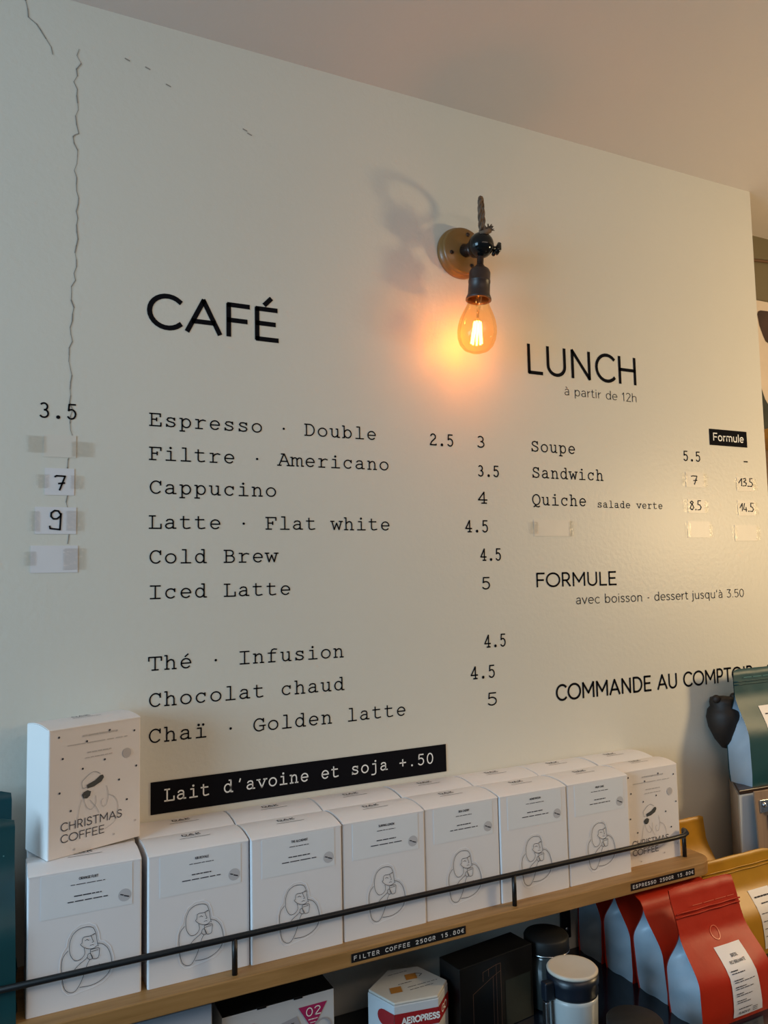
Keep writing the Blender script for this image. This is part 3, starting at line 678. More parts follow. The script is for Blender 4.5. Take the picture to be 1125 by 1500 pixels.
# ------------------------------------------------------------------ coffee cartons
CW, CH, CD = .1205, .1470, .0650
def arch(t): return .0014 * t + .0040 * math.sin(PI * t) ** .8
def carton_body(bm):
    n = 14; prof = [(0, 0), (0, CH)] + [(CD * i / n, CH + arch(i / n) - .0010) for i in range(1, n)] + [(CD, CH), (CD, 0)]
    a = [bm.verts.new((0, y, z)) for y, z in prof]; b = [bm.verts.new((CW, y, z)) for y, z in prof]
    bm.faces.new(a[::-1]); bm.faces.new(b)
    for i in range(len(prof)): bm.faces.new((a[i], a[(i + 1) % len(prof)], b[(i + 1) % len(prof)], b[i]))
    bmesh.ops.recalc_face_normals(bm, faces=bm.faces)
    es = [e for e in bm.edges if abs(e.verts[0].co.z - e.verts[1].co.z) > .1]
    bmesh.ops.bevel(bm, geom=es, offset=.0022, segments=4, affect='EDGES', profile=.5)
def carton_lid():
    n = 26
    bm = bmesh.new(); x0, x1 = .0007, CW - .0007
    prof = [(-.0004, CH - .0012), (-.0003, CH - .0002)] + [(CD * i / n, CH + arch(i / n)) for i in range(1, n)] + [(CD - .0003, CH + .0008), (CD - .0002, CH - .002)]
    inn = [(y, z - .0009) for y, z in prof]
    lo = prof; rows_ = []
    A = [bm.verts.new((x0, y, z)) for y, z in prof]; B = [bm.verts.new((x1, y, z)) for y, z in prof]
    for i in range(len(prof) - 1): bm.faces.new((A[i], A[i + 1], B[i + 1], B[i]))
    C_ = [bm.verts.new((x0, y + (.0009 if k == 0 else 0), z - .0008)) for k, (y, z) in enumerate(prof)]
    D_ = [bm.verts.new((x1, y + (.0009 if k == 0 else 0), z - .0008)) for k, (y, z) in enumerate(prof)]
    for i in range(len(prof) - 1):
        bm.faces.new((A[i], C_[i], C_[i + 1], A[i + 1])); bm.faces.new((B[i], B[i + 1], D_[i + 1], D_[i]))
    bmesh.ops.recalc_face_normals(bm, faces=bm.faces)
    return bm
def lidf(x, t):          # x along the width, t = 0 front .. 1 back
    return Vector((x, t * CD, CH + arch(max(0, min(1, t))) + .0005))
def F(u, v): return Vector((u * CW, -.0007, v * CH))
WOMAN = [[(0.487, 0.415), (0.492, 0.372), (0.458, 0.341), (0.408, 0.339), (0.37, 0.383), (0.36, 0.437), (0.367, 0.488), (0.396, 0.536), (0.451, 0.564), (0.514, 0.567), (0.564, 0.55), (0.588, 0.504), (0.599, 0.449), (0.609, 0.41)], [(0.578, 0.508), (0.541, 0.496), (0.491, 0.497), (0.472, 0.486), (0.467, 0.456), (0.455, 0.447), (0.474, 0.428), (0.497, 0.414), (0.531, 0.402), (0.569, 0.401), (0.6, 0.415)], [(0.495, 0.469), (0.51, 0.475), (0.527, 0.465)], [(0.547, 0.495), (0.556, 0.472), (0.567, 0.449), (0.555, 0.446)], [(0.539, 0.427), (0.561, 0.429), (0.568, 0.425)], [(0.553, 0.499), (0.581, 0.505)], [(0.348, 0.42), (0.308, 0.383), (0.295, 0.333), (0.297, 0.27), (0.308, 0.195), (0.327, 0.144), (0.365, 0.117), (0.402, 0.115), (0.432, 0.135), (0.474, 0.196), (0.515, 0.294), (0.539, 0.324)], [(0.605, 0.432), (0.657, 0.413), (0.702, 0.368), (0.726, 0.3), (0.727, 0.251), (0.701, 0.197), (0.638, 0.156), (0.551, 0.135), (0.451, 0.139)], [(0.374, 0.246), (0.434, 0.298), (0.508, 0.338), (0.519, 0.362), (0.538, 0.369), (0.56, 0.339), (0.558, 0.327), (0.533, 0.325), (0.514, 0.342)], [(0.544, 0.395), (0.613, 0.396), (0.62, 0.371), (0.608, 0.325), (0.56, 0.328), (0.541, 0.379), (0.544, 0.395)], [(0.547, 0.379), (0.609, 0.384)], [(0.572, 0.258), (0.597, 0.264), (0.622, 0.277)]]
HALO = [(.462, .105), (.40, .095), (.35, .10), (.308, .14), (.287, .21), (.275, .29), (.280, .36), (.300, .41), (.335, .45), (.345, .50), (.38, .555), (.45, .59), (.53, .592), (.585, .565), (.612, .51), (.622, .45), (.665, .435), (.715, .39), (.745, .31), (.748, .25), (.72, .185), (.65, .137), (.56, .117), (.462, .105)]
def smooth_line(p, closed=False):
    if len(p) < 4: return p
    out = []
    for i in range(len(p) - 1):
        p0 = p[max(i - 1, 0)]; p1 = p[i]; p2 = p[i + 1]; p3 = p[min(i + 2, len(p) - 1)]
        for k in range(3):
            t = k / 3; out.append(tuple(.5 * ((2 * p1[j]) + (-p0[j] + p2[j]) * t + (2 * p0[j] - 5 * p1[j] + 4 * p2[j] - p3[j]) * t * t + (-p0[j] + 3 * p1[j] - 3 * p2[j] + p3[j]) * t ** 3) for j in (0, 1)))
    out.append(p[-1]); return out
G = lambda x, z: Vector((x, -.0008, z))
def draw_lid(bm):
    # maker's wordmark and its rule on the lid
    fx = lambda x, y: lidf(x, y / CD)
    for c, x in (('D', .0475), ('A', .0555), ('K', .0645)):
        for s in S[c][1]: add_stroke(bm, [(x + a * .0085, .0390 + b * .0070) for a, b in s], .0013, fx)
    add_bars(bm, .050, .0690, .0360, .0009, fx, 2)
    add_stroke(bm, [(.0430, .0300), (.0800, .0300)], .0009, fx)
MESH = {}
bm = bmesh.new(); carton_body(bm); me = bpy.data.meshes.new('carton_body'); bm.to_mesh(me); bm.free(); MESH['body'] = me
def print_woman():
    bm = bmesh.new()
    for s in WOMAN:
        s = smooth_line(s); add_stroke(bm, [(u * CW, v * CH) for u, v in s], .00058, G)
    return bm
def new_mesh(name, bm, m):
    me = bpy.data.meshes.new(name); bm.to_mesh(me); bm.free(); me.materials.append(m); return me
MESH['body'].materials.append(M['card'])
MESH['lid'] = new_mesh('lid', carton_lid(), M['card'])
bm = bmesh.new(); draw_lid(bm); MESH['lidprint'] = new_mesh('lid_print', bm, M['line'])
MESH['woman'] = new_mesh('line_drawing', print_woman(), M['line'])
bm = bmesh.new(); add_stroke(bm, [(u * CW, v * CH) for u, v in HALO], .0011, lambda x, z: Vector((x, -.0004, z))); MESH['halo'] = new_mesh('embossed_outline', bm, M['emboss'])
MESH['sticker'] = new_mesh('label_sticker', box(.112 * CW, .913 * CW, -.0004, 0, .671 * CH, .985 * CH), M['sticker'])
def stamp_bm():
    bm = bmesh.new(); add_poly(bm, arc(.843 * CW, .748 * CH, .0070, .0070, 0, 342, 19), lambda x, z: Vector((x, -.0006, z))); return bm
MESH['stamp'] = new_mesh('round_stamp', stamp_bm(), mat('stamp_grey', (.50, .50, .52), .5, var=.02))
bm = bmesh.new(); add_stroke(bm, [(.805 * CW, .757 * CH), (.83 * CW, .750 * CH)], .0012, G); add_stroke(bm, [(.84 * CW, .744 * CH), (.878 * CW, .733 * CH)], .0014, G); MESH['stampink'] = new_mesh('stamp_text', bm, M['line'])
def carton(label, group, title=None, detail=0, seed=0):
    t = thing('coffee_carton', label, 'carton', group=group)
    link('carton_body', MESH['body'], None, t)
    l = link('lid', MESH['lid'], None, t)
    link('lid_print', MESH['lidprint'], None, l)
    if detail:
        s = link('label_sticker', MESH['sticker'], None, t)
        bm = bmesh.new(); wd = sans_width(title) * .0023
        add_sans(bm, title, .520 * CW - wd / 2, .520 * CW + wd / 2, .922 * CH, .0030, .0005, G)
        rn = random.Random(seed)
        a = rn.uniform(.10, .16); add_bars(bm, (.515 - a) * CW, (.515 + a) * CW, .888 * CH, .0008, G, seed + 1)
        a = rn.uniform(.09, .13); add_bars(bm, (.515 - a) * CW, (.515 + a) * CW, .803 * CH, .0012, G, seed + 2)
        a = rn.uniform(.15, .21); add_bars(bm, (.515 - a) * CW, (.515 + a) * CW, .765 * CH, .0011, G, seed + 3)
        link('label_print', bm, M['line'], s)
        link('round_stamp', MESH['stamp'], None, s); link('stamp_text', MESH['stampink'], None, s)
        link('line_drawing', MESH['woman'], None, t); link('embossed_outline', MESH['halo'], None, t)
    return t
front_x = [.0335, .1605, .2825, .4050, .5265, .6482, .7708]
titles = ['ORANGE FLIRT', 'KIR ROYALE', 'THE ALCHEMIST', 'SURFING LEMON', 'BEN CHERRY', 'HONEYMOON', 'MILKY CAKE']
ords = ['first from the left, under the tilted Christmas carton', 'second from the left, behind the first rail post', 'third from the left', 'fourth from the left, above the embossed shelf label',
        'fifth from the left', 'sixth from the left, behind the middle rail post', 'seventh from the left, next to the Christmas carton']
yj = [0, -.001, -.003, -.0015, -.0005, -.001, 0]
for i, x in enumerate(front_x):
    c = carton('white printed carton of the front row, ' + ords[i], 'front row of white coffee cartons', titles[i], 1, i * 7)
    c.location = (x, -.1327 + yj[i], SZ); c.rotation_euler.z = math.radians([0.0, .3, 0, -.3, .2, 0, .3][i])
ordr = ['first', 'second', 'third', 'fourth', 'fifth', 'sixth', 'seventh', 'eighth and last']
proto = carton('white coffee carton, back row, first from the left', 'back row of white coffee cartons')
for i, x in enumerate([.036, .1615, .2835, .4050, .5275, .6490, .7700, .8925]):
    c = proto if i == 0 else copy_tree(proto)
    c['label'] = 'white carton of the back row against the wall, %s from the left' % ordr[i]
    c.location = (x, -.0670 + .0008, SZ)
# Christmas cartons
HATB = [(0.394, 0.522), (0.403, 0.492), (0.474, 0.498), (0.552, 0.525), (0.58, 0.556), (0.569, 0.578), (0.542, 0.579), (0.487, 0.547)]
POM = [(0.343, 0.451), (0.365, 0.47), (0.404, 0.479), (0.441, 0.464), (0.43, 0.431), (0.399, 0.414), (0.36, 0.42)]
HATO = [(0.395, 0.505), (0.356, 0.5), (0.343, 0.547), (0.376, 0.576), (0.429, 0.607), (0.484, 0.616), (0.541, 0.59)]
DOTS = [(0.102, 0.937), (0.64, 0.932), (0.921, 0.895), (0.393, 0.871), (0.142, 0.764), (0.588, 0.699), (0.351, 0.657), (0.945, 0.596), (0.748, 0.51), (0.114, 0.5), (0.838, 0.333), (0.23, 0.344)]
DOTP = [(0.936, 0.144), (0.693, 0.075), (0.272, 0.038)]
CWO = [[(0.493, 0.421), (0.496, 0.364), (0.451, 0.321), (0.403, 0.34), (0.369, 0.397), (0.375, 0.441)], [(0.302, 0.26), (0.32, 0.35), (0.345, 0.413)], [(0.63, 0.41), (0.704, 0.374), (0.74, 0.3), (0.712, 0.19), (0.633, 0.148), (.55, .13)], [(0.611, 0.482), (0.63, 0.41), (0.609, 0.333), (0.569, 0.323), (0.552, 0.366), (0.575, 0.385)], [(0.431, 0.397), (0.498, 0.33), (0.532, 0.279)]]
me = MESH['body'].copy(); me.materials.clear(); me.materials.append(M['cardx']); MESH['bodyx'] = me
me = MESH['lid'].copy(); me.materials.clear(); me.materials.append(M['cardx']); MESH['lidx'] = me
def xmas(label):
    t = thing('christmas_carton', label, 'carton')
    link('carton_body', MESH['bodyx'], None, t); l = link('lid', MESH['lidx'], None, t); link('lid_print', MESH['lidprint'], None, l)
    for word, xa, xb, zb, cp in (('CHRISTMAS', .125, .785, .197, .0100), ('COFFEE', .125, .590, .107, .0096)):
        k = (xb - xa) * CW / sans_width(word); x = xa * CW
        for c in word:
            bm = bmesh.new(); add_sans(bm, c, x, x + S[c][0] * k, zb * CH, cp, .0010, G); link('letter', bm, M['line'], t); x += (S[c][0] + TRK) * k
    bm = bmesh.new()
    for u, v in DOTS: add_stroke(bm, dot(u * CW, v * CH), .0026, G)
    link('dot_print', bm, M['line'], t)['kind'] = 'stuff'
    bm = bmesh.new()
    add_poly(bm, [(u * CW, v * CH) for u, v in HATB], G); add_poly(bm, [(u * CW, v * CH) for u, v in POM], G)
    link('hat_print', bm, mat('dark_grey_print', (.06, .062, .06), .5, var=.1, scale=200), t)
    bm = bmesh.new(); add_stroke(bm, [(u * CW, v * CH) for u, v in smooth_line(HATO)], .0006, G)
    link('hat_outline', bm, M['grey_ink'], t)
    bm = bmesh.new()
    for s in CWO: add_stroke(bm, [(u * CW, v * CH) for u, v in smooth_line(s)], .0006, G)
    for u, v in DOTP: add_stroke(bm, dot(u * CW, v * CH), .0026, G)
    add_bars(bm, .35 * CW, .73 * CW, .912 * CH, .0020, G, 1); add_bars(bm, .19 * CW, .84 * CW, .855 * CH, .0012, G, 2)
    add_bars(bm, .40 * CW, .66 * CW, .775 * CH, .0014, G, 3); add_bars(bm, .38 * CW, .67 * CW, .735 * CH, .0012, G, 4)
    add_poly(bm, arc(.836 * CW, .718 * CH, .0060, .0060, 0, 342, 19), lambda x, z: Vector((x, -.0006, z)))
    link('varnish_print', bm, M['pale_ink'], t)['kind'] = 'stuff'
    return t
xm = xmas('Christmas coffee carton turned sideways on top of the first front carton')
xm.location = (.0545, -.1050, SZ + .1522); xm.rotation_euler.z = math.radians(20); xm.scale = (.957, .957, .985)
x2 = xmas('Christmas coffee carton standing at the right end of the front row')
x2.location = (.8925, -.1180, SZ); x2.scale = (.985, .78, 1)

# ------------------------------------------------------------------ stand-up coffee bags
def sstep(a, b, x): x = max(0, min(1, (x - a) / (b - a))); return x * x * (3 - 2 * x)
class Bag:
    def __init__(s, W0, W1, D, Hb, flap, lean=0.0, bulge=.006, sh=.55):
        # flap: list of (dy, z) points of the flattened top, starting at body top
        s.W0, s.W1, s.D, s.Hb, s.flap, s.lean, s.bulge, s.sh = W0, W1, D, Hb, flap, lean, bulge, sh
    def half(s, t): return s.D / 2 * (1 - sstep(s.sh, 1.0, t)) * (.93 + .07 * min(1, t * 8)) + .0007
    def width(s, t): return s.W0 + (s.W1 - s.W0) * t
    def cy(s, t): return s.D / 2 + s.lean * t + .25 * s.D * sstep(s.sh, 1, t) * 0
    def front(s, u, t):   # u -1..1, t 0..1 body
        b = s.bulge * (1 - u * u) * math.sin(PI * min(1, t * 1.05 + .05)) if t < 1 else 0
        return Vector((u * s.width(t) / 2, s.cy(t) - s.half(t) - b * (1 - sstep(.75, 1, t)), t * s.Hb))
    def back(s, u, t):
        b = s.bulge * (1 - u * u) * math.sin(PI * min(1, t)) * (1 - sstep(.75, 1, t)) * .3
        return Vector((u * s.width(t) / 2, s.cy(t) + s.half(t) + b, t * s.Hb))
    def build(s, root, film, gus, nt=22, nu=10):
        bm = bmesh.new(); rows_ = []
        fin = 1.035
        for side in (0, 1):
            g = []
            for j in range(nt + 1):
                t = j / nt; row = []
                for i in range(nu + 1):
                    u = (i / nu * 2 - 1) * fin
                    uu = max(-1, min(1, u))
                    p = (s.front if side == 0 else s.back)(uu, t)
                    if abs(u) > 1: p.x *= fin; 
                    row.append(p)
                g.append(row)
            for dy, z in s.flap:
                g.append([Vector(((i / nu * 2 - 1) * fin * s.W1 / 2, s.cy(1) + dy + (-.0008 if side == 0 else .0008) + .0007 * math.sin(i * 1.7 + z * 90), z)) for i in range(nu + 1)])
            # rounded corners of the top edge
            zt = g[-1][0].z; g[-1][0].z = zt - .003; g[-1][-1].z = zt - .003; g[-1][0].x *= .985; g[-1][-1].x *= .985
            V = [[bm.verts.new(p) for p in row] for row in g]
            for a, b in zip(V, V[1:]):
                for i in range(nu): bm.faces.new((a[i], a[i + 1], b[i + 1], b[i]) if side == 0 else (a[i], b[i], b[i + 1], a[i + 1]))
            rows_.append(V)
        f, b = rows_
        for i in range(nu): bm.faces.new((f[-1][i], f[-1][i + 1], b[-1][i + 1], b[-1][i]))
        link('bag_film', bm, M[film], root, True)
        for sd in (-1, 1):
            g = []
            for j in range(nt + 1):
                t = j / nt; a = s.front(sd, t); c = s.back(sd, t); h = s.half(t); row = []
                crease = .10 * s.D + .9 * (s.D / 2 - h)
                for k in range(9):
                    q = k / 8; p = a.lerp(c, q); tri = 1 - abs(q * 2 - 1)
                    wr = .0026 * math.sin(t * 23 + q * 7 + sd) * tri
                    # the side puffs out low down and folds in near the top
                    inn = crease * tri * (.25 + .75 * sstep(.35, .95, t)) - .0035 * math.sin(PI * q) * (1 - sstep(.3, .8, t))
                    p.x -= sd * (inn + wr); row.append(p)
                g.append(row)
            link('side_gusset', sheet(g), M[gus], root, True)
        base_ = sheet([[s.front(-1, 0), s.front(1, 0)], [s.back(-1, 0), s.back(1, 0)]]); link('bag_base', base_, M[film], root)
    def patch(s, name, m, root, u0, u1, t0, t1, off=.0008, n=8):
        g = [[s.front(u0 + (u1 - u0) * i / n, t0 + (t1 - t0) * j / n) + Vector((0, -off, 0)) for i in range(n + 1)] for j in range(n + 1)]
        return link(name, sheet(g), m, root, True)
    def onf(s, off=.0014):   # maps (x metres from centre, z metres) on the front
        return lambda x, z: s.front(x * 2 / s.width(z / s.Hb), z / s.Hb) + Vector((0, -off, 0))
def zipline(b, root, m, z, dy=0):
    n = 10; W = b.W1 * 1.02
    for k, zz in enumerate((z, z + .0055)):
        pts = [(-W / 2 + W * i / n, b.cy(1) + dy - .0016 + .0007 * math.sin(i * 1.7 + zz * 90), zz) for i in range(n + 1)]
        link('zip_line', tube(pts, .0011, 6), m, root, True)
def ringmesh(f, cx, cz, r, wd):
    bm = bmesh.new(); add_stroke(bm, [(cx + a, cz + b) for a, b in ring(0, 0, r, r, 24)], wd, f); return bm

# four red bags in a row going back to the wall, on the counter
CT = .921
FL1 = [(.002, .118), (.006, .130), (.010, .142), (.013, .152), (.016, .166)]
b1 = Bag(.150, .126, .060, .112, FL1, lean=.018, bulge=.007, sh=.45)
r1 = thing('coffee_bag', 'red coffee bag with white paper label, nearest and tallest of the red row', 'coffee bag', (.9470, -.2790, CT), 0)
b1.build(r1, 'red', 'gusset')
zipline(b1, r1, M['red'], .1290, .004)
lb = b1.patch('label', M['label'], r1, -.27, .52, .05, .78)
bm = bmesh.new(); f = b1.onf(.0016)
def lsans(t, cx, z, cap, wt, k):
    wd = sans_width(t) * k; add_sans(bm, t, cx - wd / 2, cx + wd / 2, z, cap, wt, f)
lsans('BRESIL', .009, .0755, .0032, .0005, .0034); lsans('RIO BRILHANTE', .009, .0695, .0032, .0005, .0034)
for k, z in enumerate((.0600, .0500, .0415, .0330, .0240)):
    add_bars(bm, -.013, .001 + (k % 3) * .004, z + .0025, .0011, f, k); add_bars(bm, -.013, .013 + (k * 7 % 4) * .005, z, .0009, f, k + 9)
add_bars(bm, -.011, .015, .0160, .0010, f, 31); add_sans(bm, '15 NOV 21', -.011, .011, .0090, .0035, .0007, f)
for k in range(3): add_bars(bm, .017, .027, .0085 + k * .0025, .0008, f, 60 + k)
link('label_print', bm, M['line'], lb)
link('valve', ringmesh(b1.onf(.0012), .000, .1010, .0078, .0009), M['red_line'], r1)
bm = bmesh.new(); add_bars(bm, -.030, .055, .1395, .0009, lambda x, z: Vector((x, b1.cy(1) + .0045, z)), 5); link('tear_line_print', bm, M['red_line'], r1)
for i, (y, lab) in enumerate(((-.2080, 'red coffee bag second in the row, just behind the labelled one'), (-.1375, 'red coffee bag third in the row, under the shelf'), (-.0680, 'red coffee bag last in the row, against the wall under the shelf'))):
    fl = [(.005, .1265), (.012, .1295), (.018, .1320), (.022, .1350)] if i == 0 else [(.001, .126), (.002, .131), (.003, .136)]
    b = Bag(.150, .138, .060 if i < 2 else .056, .120, fl, lean=(.020, .012, .004)[i], bulge=.004, sh=.52)
    r = thing('coffee_bag', lab, 'coffee bag', (.9565, y, CT), 0, 'red coffee bags under the shelf'); b.build(r, 'red', 'gusset')
# mustard bags
by = Bag(.160, .158, .040, .105, [(.002, .112), (.004, .122), (.005, .130), (.006, .139), (.006, .1465)], lean=.016, bulge=.004, sh=.5)
ry = thing('coffee_bag', 'mustard yellow coffee bag with white label behind the nearest red bag', 'coffee bag', (1.1260, -.1680, CT), 0)
by.build(ry, 'yellow', 'yellow'); zipline(by, ry, M['yellow'], .1220, .003)
lb = by.patch('label', M['label'], ry, .10, .72, .08, .86)
bm = bmesh.new(); f = by.onf(.0016)
add_bars(bm, .014, .048, .0800, .0018, f, 3); add_bars(bm, .022, .040, .0720, .0014, f, 4)
for k in range(4): add_bars(bm, .012, .036 + k % 2 * .01, .060 - k * .011, .0010, f, k + 20)
link('label_print', bm, M['line'], lb)
by1 = Bag(.130, .082, .044, .150, [(.001, .158), (.002, .168), (.003, .178), (.003, .186)], lean=.012, bulge=.003, sh=.5)
ry1 = thing('coffee_bag', 'mustard yellow coffee bag against the wall at the right shelf end', 'coffee bag', (1.1080, -.0760, CT), 0)
by1.build(ry1, 'yellow', 'yellow')
# teal bags
bt = Bag(.128, .122, .062, .160, [(.001, .170), (.002, .182), (.003, .194), (.003, .2045)], lean=.006, bulge=.003, sh=.55)
for lab, y, dx in (('teal coffee bag at the left edge standing on the shelf, front one', -.1400, 0), ('teal coffee bag at the left edge, behind the other teal one', -.0700, 0)):
    r = thing('coffee_bag', lab, 'coffee bag', (-.0420 + dx, y, SZ), 0, 'teal coffee bags left of the cartons')
    b_ = bt; b_.build(r, 'teal', 'teal')
    if y < -.1:
        bm = bmesh.new()
        for k in range(6): add_stroke(bm, dot(.052 - k * .0095, .166), .0016, lambda x, z: Vector((x, b_.cy(1) - .0032, z)))
        link('dot_print', bm, M['teal_line'], r)
    else: r.location.z += .0; r.scale = (.96, 1, 1.07)
TBZ = 1.1560
bt2 = Bag(.140, .136, .050, .165, [(.000, .172), (.001, .182), (.001, .194), (.001, .2060)], lean=.006, bulge=.003, sh=.5)
rt = thing('coffee_bag', 'teal coffee bag with pale sides and white label standing on the tall box', 'coffee bag', (1.2980, -.0870, TBZ), 0)
bt2.build(rt, 'teal', 'gusset'); zipline(bt2, rt, M['teal'], .1780, 0)
lb = bt2.patch('label', M['label'], rt, -.30, .80, .09, .83)
bm = bmesh.new(); f = bt2.onf(.0016)
add_bars(bm, -.012, .030, .122, .0020, f, 3)
for k in range(7): add_bars(bm, -.014, .030, .108 - k * .0125, .0012, f, k + 40); add_bars(bm, -.014, .014, .1045 - k * .0125, .0012, f, k + 50)
link('label_print', bm, M['line'], lb)
bm = bmesh.new(); add_bars(bm, -.045, .05, .1895, .0011, lambda x, z: Vector((x, bt2.cy(1) - .0020, z)), 5); link('small_print', bm, M['teal_line'], rt)

# ------------------------------------------------------------------ tall box with clipboard
tb = thing('tall_box', 'tall white and tan box with dark rim under the teal bag', 'box', (0, 0, CT))
H_ = TBZ - CT
pl_ = [(1.262, -.006), (1.188, -.088), (1.345, -.100), (1.380, -.006)]
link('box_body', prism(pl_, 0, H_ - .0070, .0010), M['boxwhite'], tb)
link('rim', prism([(1.2635, -.0055), (1.1865, -.0895), (1.346, -.1015), (1.3815, -.0055)], H_ - .0075, H_, .0010), M['traydark'], tb)
# tan side cladding on the slanted left side
dx, dy = 1.188 - 1.262, -.088 + .006; L_ = math.hypot(dx, dy); nx, ny = dy / L_, -dx / L_
q0 = (1.262, -.006); q1 = (1.188, -.088)
link('side_panel', prism([q0, q1, (q1[0] + nx * .0018, q1[1] + ny * .0018), (q0[0] + nx * .0018, q0[1] + ny * .0018)], 0.001, H_ - .0076), M['tan'], tb)
cb = thing('clipboard', 'brown wooden clipboard with steel clip leaning against the tall box', 'clipboard', (1.2080, -.1100, CT))
cb.rotation_euler = (math.radians(-2.5), 0, math.radians(-4.3))
link('board', box(0, .17, -.003, 0, 0.0005, .2335, .001), M['mdf'], cb)
cl = link('clip_plate', box(.010, .100, -.0052, -.0032, .196, .218, .0008), M['steel'], cb)
link('rivet', lathe([(0, 0), (.0048, 0), (.0040, .0018), (0, .0026)], 16, (.0195, -.0052, .209), rx), M['steel'], cl, True)
bm = bmesh.new(); add_tube(bm, [(.034, -.011, .204), (.090, -.011, .204)], .006, 12); add_box(bm, .033, .092, -.012, -.008, .172, .204, .001); link('clip_jaw', bm, M['steel'], cb)
link('black_band', box(.026, .15, -.0036, -.0031, .158, .190), M['ink'], cb)
pp = link('paper', box(.028, .15, -.0042, -.0032, .010, .160), M['paper'], cb)
bm = bmesh.new()
for k in range(10): add_bars(bm, .036, .13, .140 - k * .012, .0022, lambda x, z: Vector((x, -.0047, z)), k)
link('paper_print', bm, M['line'], pp)
# dark carved ornament on the wall
orn = thing('wall_ornament', 'dark brown rounded carved ornament hanging on the wall behind the teal bag', 'ornament', (1.236, -.024, 1.212))
link('ornament_body', lathe([(0, 0), (.008, .002), (.020, .018), (.030, .040), (.0330, .058), (.0300, .072), (.0250, .078), (.0260, .086), (.0240, .094), (0, .098)], 28), M['darkwood'], orn, True)
for sx in (-1, 1):
    bm = bmesh.new(); bmesh.ops.create_uvsphere(bm, u_segments=16, v_segments=12, radius=.0080); bmesh.ops.translate(bm, vec=(sx * .0235, -.004, .0940), verts=bm.verts); link('knob', bm, M['darkwood'], orn, True)
# ------------------------------------------------------------------ counter and things under the shelf
ct = link('counter', box(-.9, 1.60, -.75, -.0005, CT - .035, CT, .002), M['counter']); tag(ct, 'glossy black counter top under the shelf along the wall', 'counter')
cbn = thing('base_cabinet', 'plain dark cabinet carrying the black counter', 'cabinet', (0, 0, 0))
link('cabinet_body', box(-.88, 1.58, -.70, -.0005, .001, CT - .0355, .002), M['charcoal'], cbn)
# pale blue box left of the dripper box
pb = link('pale_box', box(.115, .2380, -.120, -.030, CT, 1.043, .001), M['paleblue']); tag(pb, 'pale blue cardboard box under the shelf, left of the dripper box', 'box')
# dripper box
hb = thing('dripper_box', 'white coffee dripper box with black top and magenta 02 triangle', 'box', (.2530, -.1080, CT))
BW, BD, BH = .147, .050, .0955
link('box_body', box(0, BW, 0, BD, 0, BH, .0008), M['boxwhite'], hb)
tp = link('box_top', box(.0006, BW - .0006, .0006, BD - .0006, BH + .0001, BH + .0012), M['blackbox'], hb)
for x in (.050, .098): link('tuck_tab', box(x - .006, x + .006, -.0008, .004, BH - .0010, BH + .0020, .0004), M['blackbox'], hb)
f = lambda x, z: Vector((x, -.0006, z))
bm = bmesh.new(); add_poly(bm, [(.098, BH - .012), (.137, BH - .012), (.117, BH - .043)], f); link('triangle_print', bm, M['magenta'], hb)
bm = bmesh.new(); add_sans(bm, '02', .1075, .1285, BH - .0255, .0110, .0013, lambda x, z: Vector((x, -.0010, z)))
add_bars(bm, .111, .124, BH - .0300, .0012, lambda x, z: Vector((x, -.0010, z)), 2); add_bars(bm, .1135, .121, BH - .0340, .0010, lambda x, z: Vector((x, -.0010, z)), 3); link('number_print', bm, M['white_ink'], hb)
bm = bmesh.new(); add_sans(bm, 'HARIO', .007, .042, BH - .0220, .0066, .0019, lambda x, z: Vector((x, -.0010, z))); link('brand_print', bm, M['magenta'], hb)
bm = bmesh.new(); add_poly(bm, [(.046, BH - .050), (.108, BH - .050), (.096, BH - .021), (.048, BH - .030)], f); link('panel_print', bm, M['greyprint'], hb)
bm = bmesh.new(); add_sans(bm, 'Dripper', .045, .092, BH - .0360, .0120, .0010, lambda x, z: Vector((x, -.0010, z))); link('word_print', bm, M['line'], hb)
link('cup_print', ringmesh(lambda x, z: Vector((x, -.0008, z)), .130, BH - .044, .012, .0022), M['greyprint'], hb)
# hexagonal press box
ap = thing('press_box', 'white six-sided coffee press box with red band', 'box', (0, 0, CT))
hx = [(.451, -.102), (.466, -.150), (.526, -.160), (.557, -.131), (.540, -.078), (.497, -.068)]
cxh = sum(p[0] for p in hx) / 6; cyh = sum(p[1] for p in hx) / 6
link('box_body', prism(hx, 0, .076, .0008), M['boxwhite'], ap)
tpx = link('box_top', prism([(cxh + (x - cxh) * .985, cyh + (y - cyh) * .985) for x, y in hx], .0762, .0795, .0012), M['boxcream'], ap)
bm = bmesh.new(); f = lambda x, y: Vector((x, y, .0799))
for x, y in ((.483, -.122), (.517, -.100)): add_poly(bm, [(x - .010, y - .006), (x + .006, y - .008), (x + .010, y + .006), (x - .006, y + .008)], f)
link('top_picture_print', bm, M['orangeprint'], tpx)
bm = bmesh.new(); add_bars(bm, .492, .512, -.112, .0012, f, 1); add_bars(bm, .500, .545, -.124, .0010, f, 2); add_bars(bm, .500, .535, -.131, .0010, f, 3); add_stroke(bm, [(.526, -.094), (.534, -.100), (.528, -.104)], .0010, f); add_bars(bm, .490, .520, -.084, .0010, f, 6)
link('top_print', bm, M['line'], tpx)
def hexf(i, off=.0008):   # local (s, z) on side i
    a = Vector((*hx[i], 0)); b = Vector((*hx[(i + 1) % 6], 0)); d = (b - a); L = d.length; d.normalize(); n_ = Vector((d.y, -d.x, 0))
    if n_.dot(Vector((cxh, cyh, 0)) - a) > 0: n_ = -n_
    return (lambda s, z: a + d * s + n_ * off + Vector((0, 0, z))), L
